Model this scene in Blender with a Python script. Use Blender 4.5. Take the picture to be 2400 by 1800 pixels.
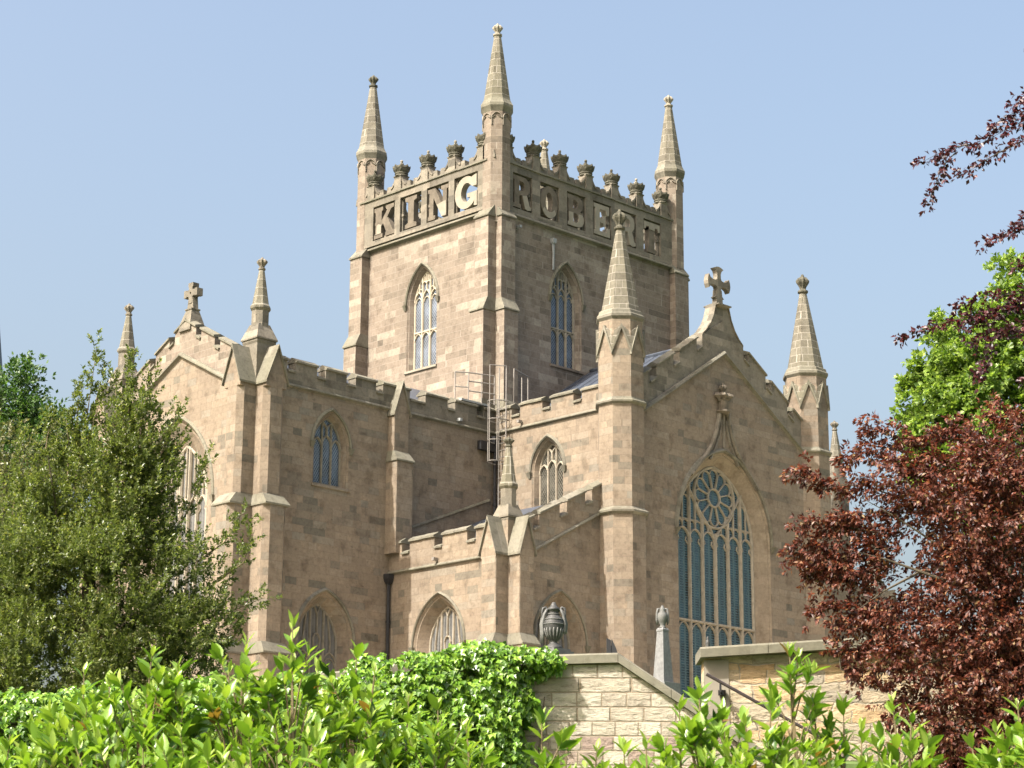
import bpy, math, random
import numpy as np
from mathutils import Vector, Matrix
from mathutils.geometry import tessellate_polygon
R = math.radians
random.seed(7); rng = np.random.default_rng(11)
sc = bpy.context.scene
for o in list(bpy.data.objects): bpy.data.objects.remove(o)

# ------------------------------------------------ camera
CX, CY = -59.40336, -60.78808
YAW, PITCH, ROLL = R(45.190383), R(14.850010), R(-0.336338)
cd = bpy.data.cameras.new('camera'); cam = bpy.data.objects.new('camera', cd); sc.collection.objects.link(cam)
fw = Vector((math.cos(YAW)*math.cos(PITCH), math.sin(YAW)*math.cos(PITCH), math.sin(PITCH)))
rt = Vector((math.sin(YAW), -math.cos(YAW), 0)); dn = fw.cross(rt)
c_, s_ = math.cos(ROLL), math.sin(ROLL)
r2 = rt*c_ + dn*s_; d2 = -rt*s_ + dn*c_
M = Matrix((( r2.x, -d2.x, -fw.x, CX), (r2.y, -d2.y, -fw.y, CY), (r2.z, -d2.z, -fw.z, 0), (0, 0, 0, 1)))
cam.matrix_world = M
cd.sensor_width = 36; cd.lens = 5076.3/2400*36; cd.clip_start = .1; cd.clip_end = 3000
cd.dof.use_dof = True; cd.dof.focus_distance = 80; cd.dof.aperture_fstop = 16
sc.camera = cam

# ------------------------------------------------ sky and sun
EL, AZ = R(49), R(5.0)         # sun stands over -X, a touch to +Y
sdir = Vector((-math.cos(AZ)*math.cos(EL), math.sin(AZ)*math.cos(EL), math.sin(EL)))
w = bpy.data.worlds.new('World'); sc.world = w; w.use_nodes = True
nt = w.node_tree; bg = nt.nodes['Background']
sk = nt.nodes.new('ShaderNodeTexSky'); sk.sky_type = 'NISHITA'; sk.sun_disc = False
sk.sun_elevation = EL; sk.sun_rotation = R(-90) + AZ
sk.air_density = 1.3; sk.dust_density = 9.5; sk.ozone_density = .4; sk.altitude = 50
nt.links.new(sk.outputs[0], bg.inputs[0]); bg.inputs[1].default_value = 0.15
sl = bpy.data.lights.new('sun', 'SUN'); sl.energy = 5.0; sl.angle = R(.5); sl.color = (1, .955, .88)
so = bpy.data.objects.new('sun', sl); sc.collection.objects.link(so)
so.rotation_euler = sdir.to_track_quat('Z', 'Y').to_euler(); so.location = (-60, 0, 80)
sc.view_settings.view_transform = 'Standard'; sc.view_settings.look = 'None'
sc.view_settings.exposure = 1.06; sc.view_settings.gamma = 1
sc.cycles.max_bounces = 5; sc.cycles.diffuse_bounces = 3; sc.cycles.transparent_max_bounces = 4
sc.cycles.use_denoising = True

# ------------------------------------------------ helpers
COL = sc.collection
class MB:
    def __init__(s): s.v = []; s.f = []; s.m = []
    def add(s, vs, fs, mi=0):
        b = len(s.v); s.v += [tuple(p) for p in vs]
        for f in fs: s.f.append([b+i for i in f]); s.m.append(mi)
    def box(s, a, b, mi=0):
        x0, y0, z0 = a; x1, y1, z1 = b
        s.add([(x0,y0,z0),(x1,y0,z0),(x1,y1,z0),(x0,y1,z0),(x0,y0,z1),(x1,y0,z1),(x1,y1,z1),(x0,y1,z1)],
              [(3,2,1,0),(4,5,6,7),(0,1,5,4),(1,2,6,5),(2,3,7,6),(3,0,4,7)], mi)
    def loft(s, rings, caps=True, mi=0):
        n = len(rings[0]); vs = [p for r in rings for p in r]; fs = []
        for k in range(len(rings)-1):
            for i in range(n):
                j = (i+1) % n; fs.append((k*n+i, k*n+j, (k+1)*n+j, (k+1)*n+i))
        if caps: fs.append(tuple(range(n-1, -1, -1))); fs.append(tuple((len(rings)-1)*n+i for i in range(n)))
        s.add(vs, fs, mi)
    def slab(s, fr, outer, holes, w0, w1, mi=0, back=True):
        loops = [outer]+list(holes)
        tris = tessellate_polygon([[Vector((u, v, 0)) for u, v in l] for l in loops])
        flat = [p for l in loops for p in l]; n = len(flat)
        vs = [fr(u, v, w0) for u, v in flat]+[fr(u, v, w1) for u, v in flat]
        fs = []
        for t in tris:
            a, b, c = [flat[i] for i in t]
            cr = (b[0]-a[0])*(c[1]-a[1])-(b[1]-a[1])*(c[0]-a[0])
            if abs(cr) < 1e-9: continue
            t = t if cr > 0 else t[::-1]
            fs.append(tuple(t))
            if back: fs.append(tuple(n+i for i in t[::-1]))
        o = 0
        for li, l in enumerate(loops):
            ar = sum(l[i][0]*l[(i+1) % len(l)][1]-l[(i+1) % len(l)][0]*l[i][1] for i in range(len(l)))
            for i in range(len(l)):
                j = (i+1) % len(l); q = (o+i, n+o+i, n+o+j, o+j)
                if (ar > 0) == (li > 0): q = q[::-1]
                fs.append(q)
            o += len(l)
        s.add(vs, fs, mi)
    def tube(s, pts, rad, n=6, mi=0):
        rings = []
        for i, p in enumerate(pts):
            p = Vector(p); a = Vector(pts[max(i-1, 0)]); b = Vector(pts[min(i+1, len(pts)-1)])
            t = (b-a).normalized(); x = t.orthogonal().normalized() if i == 0 else (x - t*x.dot(t)).normalized()
            y = t.cross(x); r = rad[i] if hasattr(rad, '__len__') else rad
            rings.append([p+x*r*math.cos(2*math.pi*k/n)+y*r*math.sin(2*math.pi*k/n) for k in range(n)])
        s.loft(rings, True, mi)
    def bar(s, a, b, w, h, mi=0):
        s.tube([a, b], [w, w], 4, mi)
    def build(s, name, mats, parent=None, smooth=False):
        me = bpy.data.meshes.new(name); me.from_pydata(s.v, [], s.f)
        if not isinstance(mats, (list, tuple)): mats = [mats]
        for m in mats: me.materials.append(m)
        if len(mats) > 1: me.polygons.foreach_set('material_index', s.m)
        if smooth: me.polygons.foreach_set('use_smooth', [True]*len(s.f))
        me.update(); o = bpy.data.objects.new(name, me); COL.objects.link(o)
        if parent: o.parent = parent
        return o
def tag(o, label=None, cat=None, group=None, kind=None):
    if label: o['label'] = label
    if cat: o['category'] = cat
    if group: o['group'] = group
    if kind: o['kind'] = kind
    return o
def empty(name, loc, label, cat, group=None):
    o = bpy.data.objects.new(name, None); COL.objects.link(o); o.location = loc
    o.empty_display_size = .2
    return tag(o, label, cat, group)
def under(o, root):      # parent keeping world place for a root that is only translated
    o.parent = root; o.matrix_parent_inverse = Matrix.Translation(-Vector(root.location)); return o
def frY(c): return lambda u, v, w: (u, c+w, v)
def frX(c): return lambda u, v, w: (c+w, -u, v)
def octring(cx, cy, z, r, n=8, off=.5):
    rr = r/math.cos(math.pi/n)
    return [(cx+rr*math.cos(2*math.pi*(k+off)/n), cy+rr*math.sin(2*math.pi*(k+off)/n), z) for k in range(n)]
def sqring(cx, cy, z, r): return [(cx+r, cy-r, z), (cx+r, cy+r, z), (cx-r, cy+r, z), (cx-r, cy-r, z)]
def lathe(mb, cx, cy, prof, n=8, off=.5, mi=0): mb.loft([octring(cx, cy, z, r, n, off) for r, z in prof], True, mi)

# ------------------------------------------------ materials
def N(nt, t, **k):
    n = nt.nodes.new(t)
    for a, b in k.items(): setattr(n, a, b)
    return n
def ramp(nt, stops, interp='LINEAR'):
    n = N(nt, 'ShaderNodeValToRGB'); cr = n.color_ramp; cr.interpolation = interp
    while len(cr.elements) > 1: cr.elements.remove(cr.elements[-1])
    cr.elements[0].position = stops[0][0]; cr.elements[0].color = (*stops[0][1], 1)
    for p, c in stops[1:]:
        e = cr.elements.new(p); e.color = (*c, 1)
    return n
def mixc(nt, f, a, b, bt='MIX'):
    n = N(nt, 'ShaderNodeMix', data_type='RGBA', blend_type=bt)
    for s, v in ((0, f), (6, a), (7, b)):
        if hasattr(v, 'is_linked') or hasattr(v, 'links'): nt.links.new(v, n.inputs[s])
        else: n.inputs[s].default_value = v if s == 0 else (*v, 1)
    return n.outputs[2]
def math_(nt, op, a, b=None, c=None):
    n = N(nt, 'ShaderNodeMath', operation=op)
    for i, v in enumerate((a, b, c)):
        if v is None: continue
        if hasattr(v, 'links'): nt.links.new(v, n.inputs[i])
        else: n.inputs[i].default_value = v
    return n.outputs[0]
def noise(nt, vec, scale, detail=4, rough=.55):
    n = N(nt, 'ShaderNodeTexNoise'); n.inputs['Scale'].default_value = scale
    n.inputs['Detail'].default_value = detail; n.inputs['Roughness'].default_value = rough
    nt.links.new(vec, n.inputs['Vector']); return n.outputs['Fac']
STK = .50
def stone(name, stops, bw=.62, bh=.29, mortar=(.5, .42, .33), mstr=.6, grime=.5, grimecol=(.10, .09, .065), bump=.35, msize=.007, patch=.35, patchcol=(.2, .18, .14), seed=0., lev=1., sat=.8):
    kk = STK*lev; sc3 = lambda c: tuple((x*sat+(1-sat)*(c[0]*.3+c[1]*.6+c[2]*.1))*kk for x in c); av = [sum(c[i] for p, c in stops[1:-1])/(len(stops)-2) if len(stops) > 3 else stops[1][1][i] for i in range(3)]; stops = [(p, sc3(tuple(c[i]*.9+av[i]*.1 for i in range(3)))) for p, c in stops]; mortar, grimecol, patchcol = sc3(mortar), sc3(grimecol), sc3(patchcol)
    m = bpy.data.materials.new(name); m.use_nodes = True; nt = m.node_tree; L = nt.links
    bs = nt.nodes['Principled BSDF']; geo = N(nt, 'ShaderNodeNewGeometry')
    def vm(op, a, b=None):
        n = N(nt, 'ShaderNodeVectorMath', operation=op)
        for i, v in enumerate((a, b)):
            if v is None: continue
            if hasattr(v, 'links'): L.new(v, n.inputs[i])
            else: n.inputs[i].default_value = v
        return n
    P = geo.outputs['Position']
    t = vm('NORMALIZE', vm('CROSS_PRODUCT', geo.outputs['True Normal'], (0.0001, 0, 1)).outputs[0]).outputs[0]
    u = vm('DOT_PRODUCT', P, t).outputs['Value']
    sx = N(nt, 'ShaderNodeSeparateXYZ'); L.new(P, sx.inputs[0]); z = sx.outputs[2]
    row = math_(nt, 'FLOOR', math_(nt, 'DIVIDE', z, bh))
    wn = N(nt, 'ShaderNodeTexWhiteNoise', noise_dimensions='1D'); L.new(math_(nt, 'ADD', row, seed), wn.inputs['W'])
    wv = wn.outputs['Value']
    n1 = N(nt, 'ShaderNodeTexNoise', noise_dimensions='2D'); n1.inputs['Scale'].default_value = .8; n1.inputs['Detail'].default_value = 0
    cmb = N(nt, 'ShaderNodeCombineXYZ'); L.new(u, cmb.inputs[0]); L.new(math_(nt, 'MULTIPLY', row, 3.7), cmb.inputs[1]); L.new(cmb.outputs[0], n1.inputs['Vector'])
    u2 = math_(nt, 'MULTIPLY_ADD', u, math_(nt, 'MULTIPLY_ADD', wv, .6, .7), math_(nt, 'MULTIPLY_ADD', n1.outputs['Fac'], 1.4, math_(nt, 'MULTIPLY', wv, 17.)))
    cv = N(nt, 'ShaderNodeCombineXYZ'); L.new(u2, cv.inputs[0]); L.new(z, cv.inputs[1])
    br = N(nt, 'ShaderNodeTexBrick'); L.new(cv.outputs[0], br.inputs['Vector'])
    for k, v in (('Scale', 1), ('Mortar Size', msize), ('Mortar Smooth', .3), ('Brick Width', bw), ('Row Height', bh), ('Bias', 0)): br.inputs[k].default_value = v
    br.inputs['Color1'].default_value = (0, 0, 0, 1); br.inputs['Color2'].default_value = (1, 1, 1, 1); br.inputs['Mortar'].default_value = (.5, .5, .5, 1)
    rnd = br.outputs['Color']; fac = br.outputs['Fac']
    base = ramp(nt, stops, 'CONSTANT' if False else 'LINEAR'); L.new(rnd, base.inputs[0])
    big = noise(nt, P, .45, 5, .6); fine = noise(nt, P, 9, 5, .7); 
    # big soft weather patches of the stone
    pr = ramp(nt, [(.42, (0, 0, 0)), (.62, (1, 1, 1))]); L.new(big, pr.inputs[0])
    c = mixc(nt, math_(nt, 'MULTIPLY', pr.outputs[0], patch), base.outputs[0], patchcol)
    fr_ = ramp(nt, [(.25, (.72, .70, .68)), (.5, (1, 1, 1)), (.78, (1.16, 1.14, 1.1))]); L.new(fine, fr_.inputs[0])
    c = mixc(nt, 1.0, c, fr_.outputs[0], 'MULTIPLY')
    mid = noise(nt, P, 1.9, 4, .6); m1 = ramp(nt, [(.33, (.74, .72, .70)), (.47, (1, 1, 1)), (.60, (1, 1, 1)), (.70, (1.22, 1.2, 1.17))]); L.new(mid, m1.inputs[0])
    c = mixc(nt, 1.0, c, m1.outputs[0], 'MULTIPLY')
    # streaky grime
    mp = N(nt, 'ShaderNodeMapping'); mp.inputs['Scale'].default_value = (2.2, 2.2, .5); L.new(P, mp.inputs[0])
    st = noise(nt, mp.outputs[0], 1.3, 6, .68); gr = ramp(nt, [(.56, (0, 0, 0)), (.74, (1, 1, 1))]); L.new(st, gr.inputs[0])
    c = mixc(nt, math_(nt, 'MULTIPLY', gr.outputs[0], grime), c, grimecol)
    sp = noise(nt, P, 5.5, 2, .5); spr = ramp(nt, [(.70, (0, 0, 0)), (.74, (1, 1, 1))]); L.new(sp, spr.inputs[0])
    c = mixc(nt, math_(nt, 'MULTIPLY', spr.outputs[0], grime*.9), c, tuple(x*.6 for x in grimecol))
    c = mixc(nt, math_(nt, 'MULTIPLY', fac, mstr), c, mortar)
    L.new(c, bs.inputs['Base Color']); bs.inputs['Roughness'].default_value = .9
    bs.inputs['Specular IOR Level'].default_value = .25
    b = N(nt, 'ShaderNodeBump'); b.inputs['Strength'].default_value = bump; b.inputs['Distance'].default_value = .03
    h = math_(nt, 'SUBTRACT', math_(nt, 'MULTIPLY_ADD', fine, .5, math_(nt, 'MULTIPLY', rnd, .35)), math_(nt, 'MULTIPLY', fac, .6))
    L.new(h, b.inputs['Height']); L.new(b.outputs[0], bs.inputs['Normal'])
    return m
def plain(name, col, rough=.6, metal=0, var=.25, vs=4, spec=.4, bump=0):
    m = bpy.data.materials.new(name); m.use_nodes = True; nt = m.node_tree; bs = nt.nodes['Principled BSDF']
    geo = N(nt, 'ShaderNodeNewGeometry'); n = noise(nt, geo.outputs['Position'], vs, 5, .6)
    r = ramp(nt, [(.3, tuple(c*(1-var) for c in col)), (.7, tuple(c*(1+var) for c in col))]); nt.links.new(n, r.inputs[0])
    nt.links.new(r.outputs[0], bs.inputs['Base Color']); bs.inputs['Roughness'].default_value = rough; bs.inputs['Metallic'].default_value = metal
    bs.inputs['Specular IOR Level'].default_value = spec
    if bump:
        b = N(nt, 'ShaderNodeBump'); b.inputs['Strength'].default_value = bump; b.inputs['Distance'].default_value = .03
        nt.links.new(noise(nt, geo.outputs['Position'], vs*2.5, 5, .65), b.inputs['Height']); nt.links.new(b.outputs[0], bs.inputs['Normal'])
    return m
TAN = [(0, (.25, .205, .15)), (.10, (.37, .29, .21)), (.3, (.44, .34, .25)), (.6, (.46, .36, .265)), (.86, (.49, .39, .29)), (.94, (.62, .53, .40)), (1, (.64, .55, .41))]
PINK = [(0, (.24, .22, .165)), (.07, (.34, .29, .21)), (.12, (.44, .335, .225)), (.4, (.48, .365, .245)), (.7, (.51, .39, .26)), (.85, (.54, .43, .305)), (.93, (.45, .385, .285)), (1, (.36, .325, .255))]
GREY = [(0, (.17, .155, .12)), (.3, (.29, .255, .195)), (.7, (.37, .32, .24)), (1, (.47, .40, .30))]
m_tower = stone('tower_sandstone', TAN, .6, .285, mortar=(.66, .57, .46), mstr=.6, grime=.32, grimecol=(.17, .14, .11), patch=.35, patchcol=(.28, .22, .16), lev=.94)
m_wall = stone('pink_sandstone', PINK, .66, .275, mortar=(.30, .235, .17), mstr=.6, grime=.35, patch=.45, patchcol=(.36, .27, .19), seed=31, sat=.80, bump=.6, lev=.92)
m_reveal = stone('sheltered_bounce_lit_sandstone', [(0, (.44, .34, .23)), (.5, (.50, .39, .265)), (1, (.55, .44, .30))], .5, .30, mortar=(.38, .30, .21), mstr=.35, grime=.1, patch=.2, patchcol=(.40, .32, .20), seed=12)  # yellower sheltered stone; warm bounced light on the reveal is also in its colour
m_grey = stone('weathered_sandstone', GREY, .75, .32, mortar=(.36, .32, .25), mstr=.4, grime=.5, grimecol=(.12, .105, .075), patch=.5, patchcol=(.34, .29, .20), seed=57)
m_spire = stone('spire_sandstone', [(0, (.22, .195, .14)), (.5, (.285, .255, .185)), (1, (.35, .315, .23))], .42, .33, mortar=(.62, .56, .46), mstr=.8, grime=.45, grimecol=(.13, .125, .065), patch=.5, patchcol=(.25, .23, .13), msize=.012, seed=3)
m_cope = stone('coping_stone', [(0, (.25, .23, .17)), (.5, (.33, .30, .225)), (1, (.40, .365, .275))], 1.1, 3., mstr=.2, grime=.5, grimecol=(.13, .125, .08), patch=.5, patchcol=(.26, .25, .15), seed=5)
m_dark = plain('blackened_stone', (.085, .08, .06), .9, var=.45, vs=7, spec=.2, bump=.4)
m_lett = plain('weathered_letter_stone', (.13, .11, .085), .9, var=.3, vs=3, spec=.2, bump=.3)
m_pale = plain('new_pale_stone', (.25, .225, .18), .85, var=.15, vs=3, spec=.2)
m_trac = plain('tracery_stone', (.29, .255, .20), .85, var=.2, vs=5, spec=.2)
m_tracn = plain('new_tracery_stone', (.42, .37, .285), .85, var=.1, vs=5, spec=.2)
m_tracd = plain('greyed_tracery_stone', (.20, .18, .14), .85, var=.25, vs=5, spec=.2)
m_slate = plain('slate_roof', (.045, .055, .075), .5, var=.35, vs=3, spec=.5, bump=.3)
m_lead = plain('lead_sheet', (.28, .29, .29), .5, var=.15, vs=2)
m_iron = plain('black_iron', (.02, .02, .022), .5, var=.2)
m_steel = plain('galvanised_steel', (.24, .22, .20), .5, .3, var=.1)
def glass(name, col, lat=(.30, .33, .36), latw=.10, s=.105, kind='diamond', rough=.12, mixl=.9):
    m = bpy.data.materials.new(name); m.use_nodes = True; nt = m.node_tree; L = nt.links; bs = nt.nodes['Principled BSDF']
    geo = N(nt, 'ShaderNodeNewGeometry'); sx = N(nt, 'ShaderNodeSeparateXYZ'); L.new(geo.outputs['Position'], sx.inputs[0])
    u = math_(nt, 'ADD', sx.outputs[0], sx.outputs[1]); v = sx.outputs[2]
    n = noise(nt, geo.outputs['Position'], 1.6, 3)
    r = ramp(nt, [(.32, tuple(c*.35 for c in col)), (.5, col), (.68, tuple(c*2.0 for c in col))]); L.new(n, r.inputs[0])
    def line(e):
        f = math_(nt, 'ABSOLUTE', math_(nt, 'SUBTRACT', math_(nt, 'FRACT', e), .5))
        return math_(nt, 'LESS_THAN', f, latw/2)
    if kind == 'diamond':
        a = math_(nt, 'DIVIDE', u, s); b = math_(nt, 'DIVIDE', v, s*1.55)
        f = math_(nt, 'MAXIMUM', line(math_(nt, 'ADD', a, b)), line(math_(nt, 'SUBTRACT', a, b)))
    else:
        f = math_(nt, 'MAXIMUM', line(math_(nt, 'DIVIDE', v, s)), line(math_(nt, 'DIVIDE', u, s*3)))
    c = mixc(nt, math_(nt, 'MULTIPLY', f, mixl), r.outputs[0], lat); L.new(c, bs.inputs['Base Color'])
    L.new(math_(nt, 'MULTIPLY_ADD', f, .5, rough), bs.inputs['Roughness'])
    bs.inputs['Specular IOR Level'].default_value = .8
    b = N(nt, 'ShaderNodeBump'); b.inputs['Strength'].default_value = .12; b.inputs['Distance'].default_value = .02
    L.new(noise(nt, geo.outputs['Position'], 4, 2), b.inputs['Height']); L.new(b.outputs[0], bs.inputs['Normal'])
    return m
m_glt = glass('tower_leaded_glass', (.05, .06, .08), (.22, .245, .28), .15)
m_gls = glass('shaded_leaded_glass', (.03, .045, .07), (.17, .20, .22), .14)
m_glw = glass('wing_leaded_glass', (.035, .033, .028), (.20, .19, .15), .10)
m_glb = glass('blue_louvred_glass', (.010, .032, .045), (.035, .08, .095), .35, .10, 'lines')
m_gla = glass('grey_screened_glass', (.045, .045, .043), (.13, .13, .125), .3, .05, 'lines', rough=.35)
def leafmat(name, stops, rough=.4, trans=.35, tcol=None, spec=.5):
    m = bpy.data.materials.new(name); m.use_nodes = True; nt = m.node_tree; L = nt.links; bs = nt.nodes['Principled BSDF']
    at = N(nt, 'ShaderNodeAttribute', attribute_name='rnd'); r = ramp(nt, stops); L.new(at.outputs['Fac'], r.inputs[0])
    L.new(r.outputs[0], bs.inputs['Base Color']); bs.inputs['Roughness'].default_value = rough; bs.inputs['Specular IOR Level'].default_value = spec
    tr = N(nt, 'ShaderNodeBsdfTranslucent'); tc = mixc(nt, 1.0, r.outputs[0], tcol or (1.6, 1.7, .8), 'MULTIPLY'); L.new(tc, tr.inputs[0])
    ms = N(nt, 'ShaderNodeMixShader'); ms.inputs[0].default_value = trans
    L.new(bs.outputs[0], ms.inputs[1]); L.new(tr.outputs[0], ms.inputs[2]); L.new(ms.outputs[0], nt.nodes['Material Output'].inputs[0])
    return m
lf_holly = leafmat('holly_leaf', [(0, (.05, .072, .022)), (.5, (.115, .145, .042)), (.85, (.20, .215, .075)), (.96, (.34, .32, .13)), (1, (.55, .45, .10))], .34, .38, spec=.4)
lf_laurel = leafmat('laurel_leaf', [(0, (.025, .07, .014)), (.3, (.11, .215, .022)), (.65, (.20, .32, .045)), (.965, (.34, .44, .10)), (.98, (.26, .17, .05)), (1, (.22, .13, .04))], .3, .42, (1.15, 1.2, .45), .5)
lf_ivy = leafmat('ivy_leaf', [(0, (.04, .10, .012)), (.5, (.14, .28, .025)), (1, (.27, .42, .05))], .33, .35, (1.2, 1.25, .4), .5)
lf_copper = leafmat('copper_leaf', [(0, (.03, .013, .011)), (.35, (.085, .030, .022)), (.75, (.165, .056, .036)), (.9, (.22, .10, .06)), (1, (.24, .17, .08))], .42, .35, (1.6, .95, .7), .35)
lf_beech = leafmat('purple_beech_leaf', [(0, (.02, .008, .012)), (.6, (.055, .016, .022)), (1, (.11, .03, .03))], .4, .25, (1.9, .8, .8))
lf_lime = leafmat('lime_leaf', [(0, (.05, .10, .018)), (.5, (.16, .25, .045)), (1, (.31, .41, .09))], .45, .42, (1.2, 1.25, .6))
lf_dark = leafmat('background_leaf', [(0, (.02, .05, .012)), (.5, (.045, .095, .02)), (1, (.09, .16, .035))], .45, .3)
lf_brown = leafmat('olive_leaf', [(0, (.045, .05, .02)), (.5, (.11, .115, .045)), (1, (.20, .19, .09))], .45, .3)
m_bark = plain('bark', (.085, .07, .05), .9, var=.4, vs=10, spec=.2, bump=.4)
m_twig = plain('green_twig', (.13, .10, .05), .6, var=.3, vs=10)
m_grass = plain('grass', (.075, .115, .035), .9, var=.4, vs=1.2, spec=.2, bump=.5)

# ------------------------------------------------ the church
church = empty('church', (5, 4, 8.5), 'large tan sandstone church with a square crowned tower, turrets and pointed windows', 'church')
def part(mb, name, mats, parent=None, label=None):
    o = mb.build(name, mats)
    under(o, church)
    if parent is not None: o.parent = parent; o.matrix_parent_inverse = Matrix.Identity(4) if False else o.matrix_parent_inverse
    if parent is not None:
        o.parent = parent; o.matrix_parent_inverse = Matrix.Identity(4)
    if label: o['label'] = label
    return o
# (parts carry the inverse of the church's place, sub-parts sit in their part's own space, which is world space)

def coping(mb, a, b, back, th=.12, ov=.07, depth=.45, mi=0, endov=.03):
    """weathered coping from a to b (front edge line); back = unit horizontal vector into the wall"""
    a = Vector(a); b = Vector(b); t = (b-a).normalized(); a = a-t*endov; b = b+t*endov; bk = Vector(back)
    prof = [(-ov, -.02), (-ov, .05), (depth*.45, th+.05), (depth*.55, th+.05), (depth+ov, .05), (depth+ov, -.02)]
    n = max(1, round((b-a).length/.85))
    for i in range(n):
        p, q = a.lerp(b, i/n), a.lerp(b, (i+1)/n); g = t*.003; j = Vector((0, 0, random.uniform(-.009, .009)))+bk*random.uniform(-.008, .008); j2 = Vector((0, 0, random.uniform(-.006, .006)))
        mb.loft([[c+bk*x+Vector((0, 0, z)) for x, z in prof] for c in (p+g+j, q-g+j+j2)], True, mi)
def mould(mb, pts, out, proj=.1, h=.14, mi=0, inw=.02):
    """string course: a polyline in a wall plane; out = outward unit vector"""
    o = Vector(out); rings = []
    for p in pts:
        p = Vector(p); rings.append([p-o*inw+Vector((0, 0, h*.5)), p+o*proj*.55+Vector((0, 0, h*.38)), p+o*proj+Vector((0, 0, 0.0)), p+o*proj+Vector((0, 0, -h*.22)), p+o*proj*.5+Vector((0, 0, -h*.3)), p-o*inw+Vector((0, 0, -h*.5))])
    mb.loft(rings, True, mi)

def arch_pts(u0, W, zs, c, R_, ins, sill, n=12):
    """closed outline: bottom-left, up the left jamb, over the pointed arch, down; counter-clockwise in (u, v)"""
    r = R_-ins; wv = W-ins; h = math.sqrt(max(r*r-c*c, 1e-6)); a1 = math.atan2(h, c)
    right = [(u0-c+r*math.cos(a1*k/n), zs+r*math.sin(a1*k/n)) for k in range(n+1)]
    left = [(2*u0-x, y) for x, y in right[::-1][1:]]
    return [(u0-wv, sill), (u0+wv, sill)]+right+left
class Arch:
    def __init__(s, u0, W, zs, rise, sill):
        s.u0, s.W, s.zs, s.sill = u0, W, zs, sill; s.c = (rise*rise-W*W)/(2*W); s.R = W+s.c
    def out(s, ins=0, dz=0, n=12): return arch_pts(s.u0, s.W, s.zs, s.c, s.R, ins, s.sill+dz, n)
    def top(s, u, ins=0):
        r = s.R-ins; x = abs(u-s.u0)+s.c
        return s.zs+math.sqrt(max(r*r-x*x, 0)) if x < r else s.zs
    def hw(s, z, ins=0):
        if z <= s.zs: return s.W-ins
        r = s.R-ins; return math.sqrt(max(r*r-(z-s.zs)**2, 0))-s.c
class Bars:
    """tracery bars: chamfered ribbons in a wall frame"""
    def __init__(s, fr, w, ds=1.): s.fr = fr; s.w = w; s.mb = MB(); s.k = 0; s.ds = ds
    def line(s, pts, bw=.09, d=.12, closed=False):
        s.k += 1; j = (s.k % 9)*.0021; d = d*s.ds; n = len(pts); rings = []
        for i, (u, v) in enumerate(pts):
            a = pts[i-1] if (i > 0 or closed) else pts[0]; b = pts[(i+1) % n] if (i < n-1 or closed) else pts[-1]
            t = Vector((b[0]-a[0], b[1]-a[1])); t.normalize(); nx, ny = -t.y, t.x
            sec = [(-.5, 0), (-.5, -.45), (-.22, -1), (.22, -1), (.5, -.45), (.5, 0)]
            rings.append([s.fr(u+nx*bw*x, v+ny*bw*x, s.w+y*(d+j)) for x, y in sec])
        if closed: rings.append(rings[0])
        s.mb.loft(rings, not closed)
    def arc(s, cx, cy, r, a0, a1, n=8, **k): s.line([(cx+r*math.cos(a0+(a1-a0)*i/n), cy+r*math.sin(a0+(a1-a0)*i/n)) for i in range(n+1)], **k)
    def head(s, ul, ur, z, rise, **k):       # pointed light head
        W = (ur-ul)/2; c = max((rise*rise-W*W)/(2*W), -W*.6); R_ = W+c; u0 = (ul+ur)/2; h = rise
        a1 = math.atan2(h, c); m = 6
        s.line([(u0-c+R_*math.cos(a1*i/m), z+R_*math.sin(a1*i/m)) for i in range(m+1)], **k)
        s.line([(u0+c-R_*math.cos(a1*i/m), z+R_*math.sin(a1*i/m)) for i in range(m+1)], **k)
def window(fr, A, rings, glassm, traceryf, tracm, framem, hood=.14, hoodproj=.09, sillm=None, name='window', parentname=None):
    """rings: [(inset, depth)], the last at the glass"""
    mb = MB(); n = 12
    outs = [[fr(u, v, d) for u, v in A.out(i, (i*.7 if k else 0), n)] for k, (i, d) in enumerate(rings)]
    mb.loft(outs, False)
    win = part(mb, 'window', framem)
    gi, gd = rings[-1]
    g = MB(); out = A.out(gi-.03, gi*.7-.03, n); g.slab(fr, out, [], gd+.02, gd+.05); part(g, 'glass', glassm, win)
    t = Bars(fr, gd+.02, .6); traceryf(t, A, gi); part(t.mb, 'tracery', tracm, win)
    # hood mould
    hb = MB(); pts = A.out(-.02, 0, n)[2:]; sec = [(0, .01), (0, -hoodproj*.6), (.35, -hoodproj), (.8, -hoodproj*.5), (1, .01)]
    rr = []
    pin = A.out(-.02, 0, n)[2:]; pout = A.out(-.02-hood, 0, n)[2:]
    for (a, b), (c, d) in zip(pin, pout): rr.append([fr(a+(c-a)*x, b+(d-b)*x, y) for x, y in sec])
    hb.loft(rr, True)
    for sgn in (-1, 1):      # label stops
        uu = A.u0+sgn*(A.W+hood*.6); q = [fr(uu+dx, A.zs+dz, y) for dx, dz, y in ((-.1, .03, .01), (.1, .03, .01), (.1, .03, -hoodproj-.05), (-.1, .03, -hoodproj-.05))]
        q2 = [fr(uu+dx, A.zs-.2, y) for dx, y in ((-.05, .01), (.05, .01), (.05, -.05), (-.05, -.05))]
        hb.loft([q2, q], True)
    part(hb, 'hood_mould', m_cope, win)
    # sill
    s = MB(); w0 = A.W-rings[0][0]+.06; z0 = A.sill; zi = A.sill+gi*.7
    prof = [(gd, zi+.0), (-.07, z0+.02), (-.07, z0-.07), (.02, z0-.10), (gd, z0-.1)]
    s.loft([[fr(uu, z, y) for y, z in prof] for uu in (A.u0-w0, A.u0+w0)], True); part(s, 'sill', sillm or framem, win)
    return win
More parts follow.
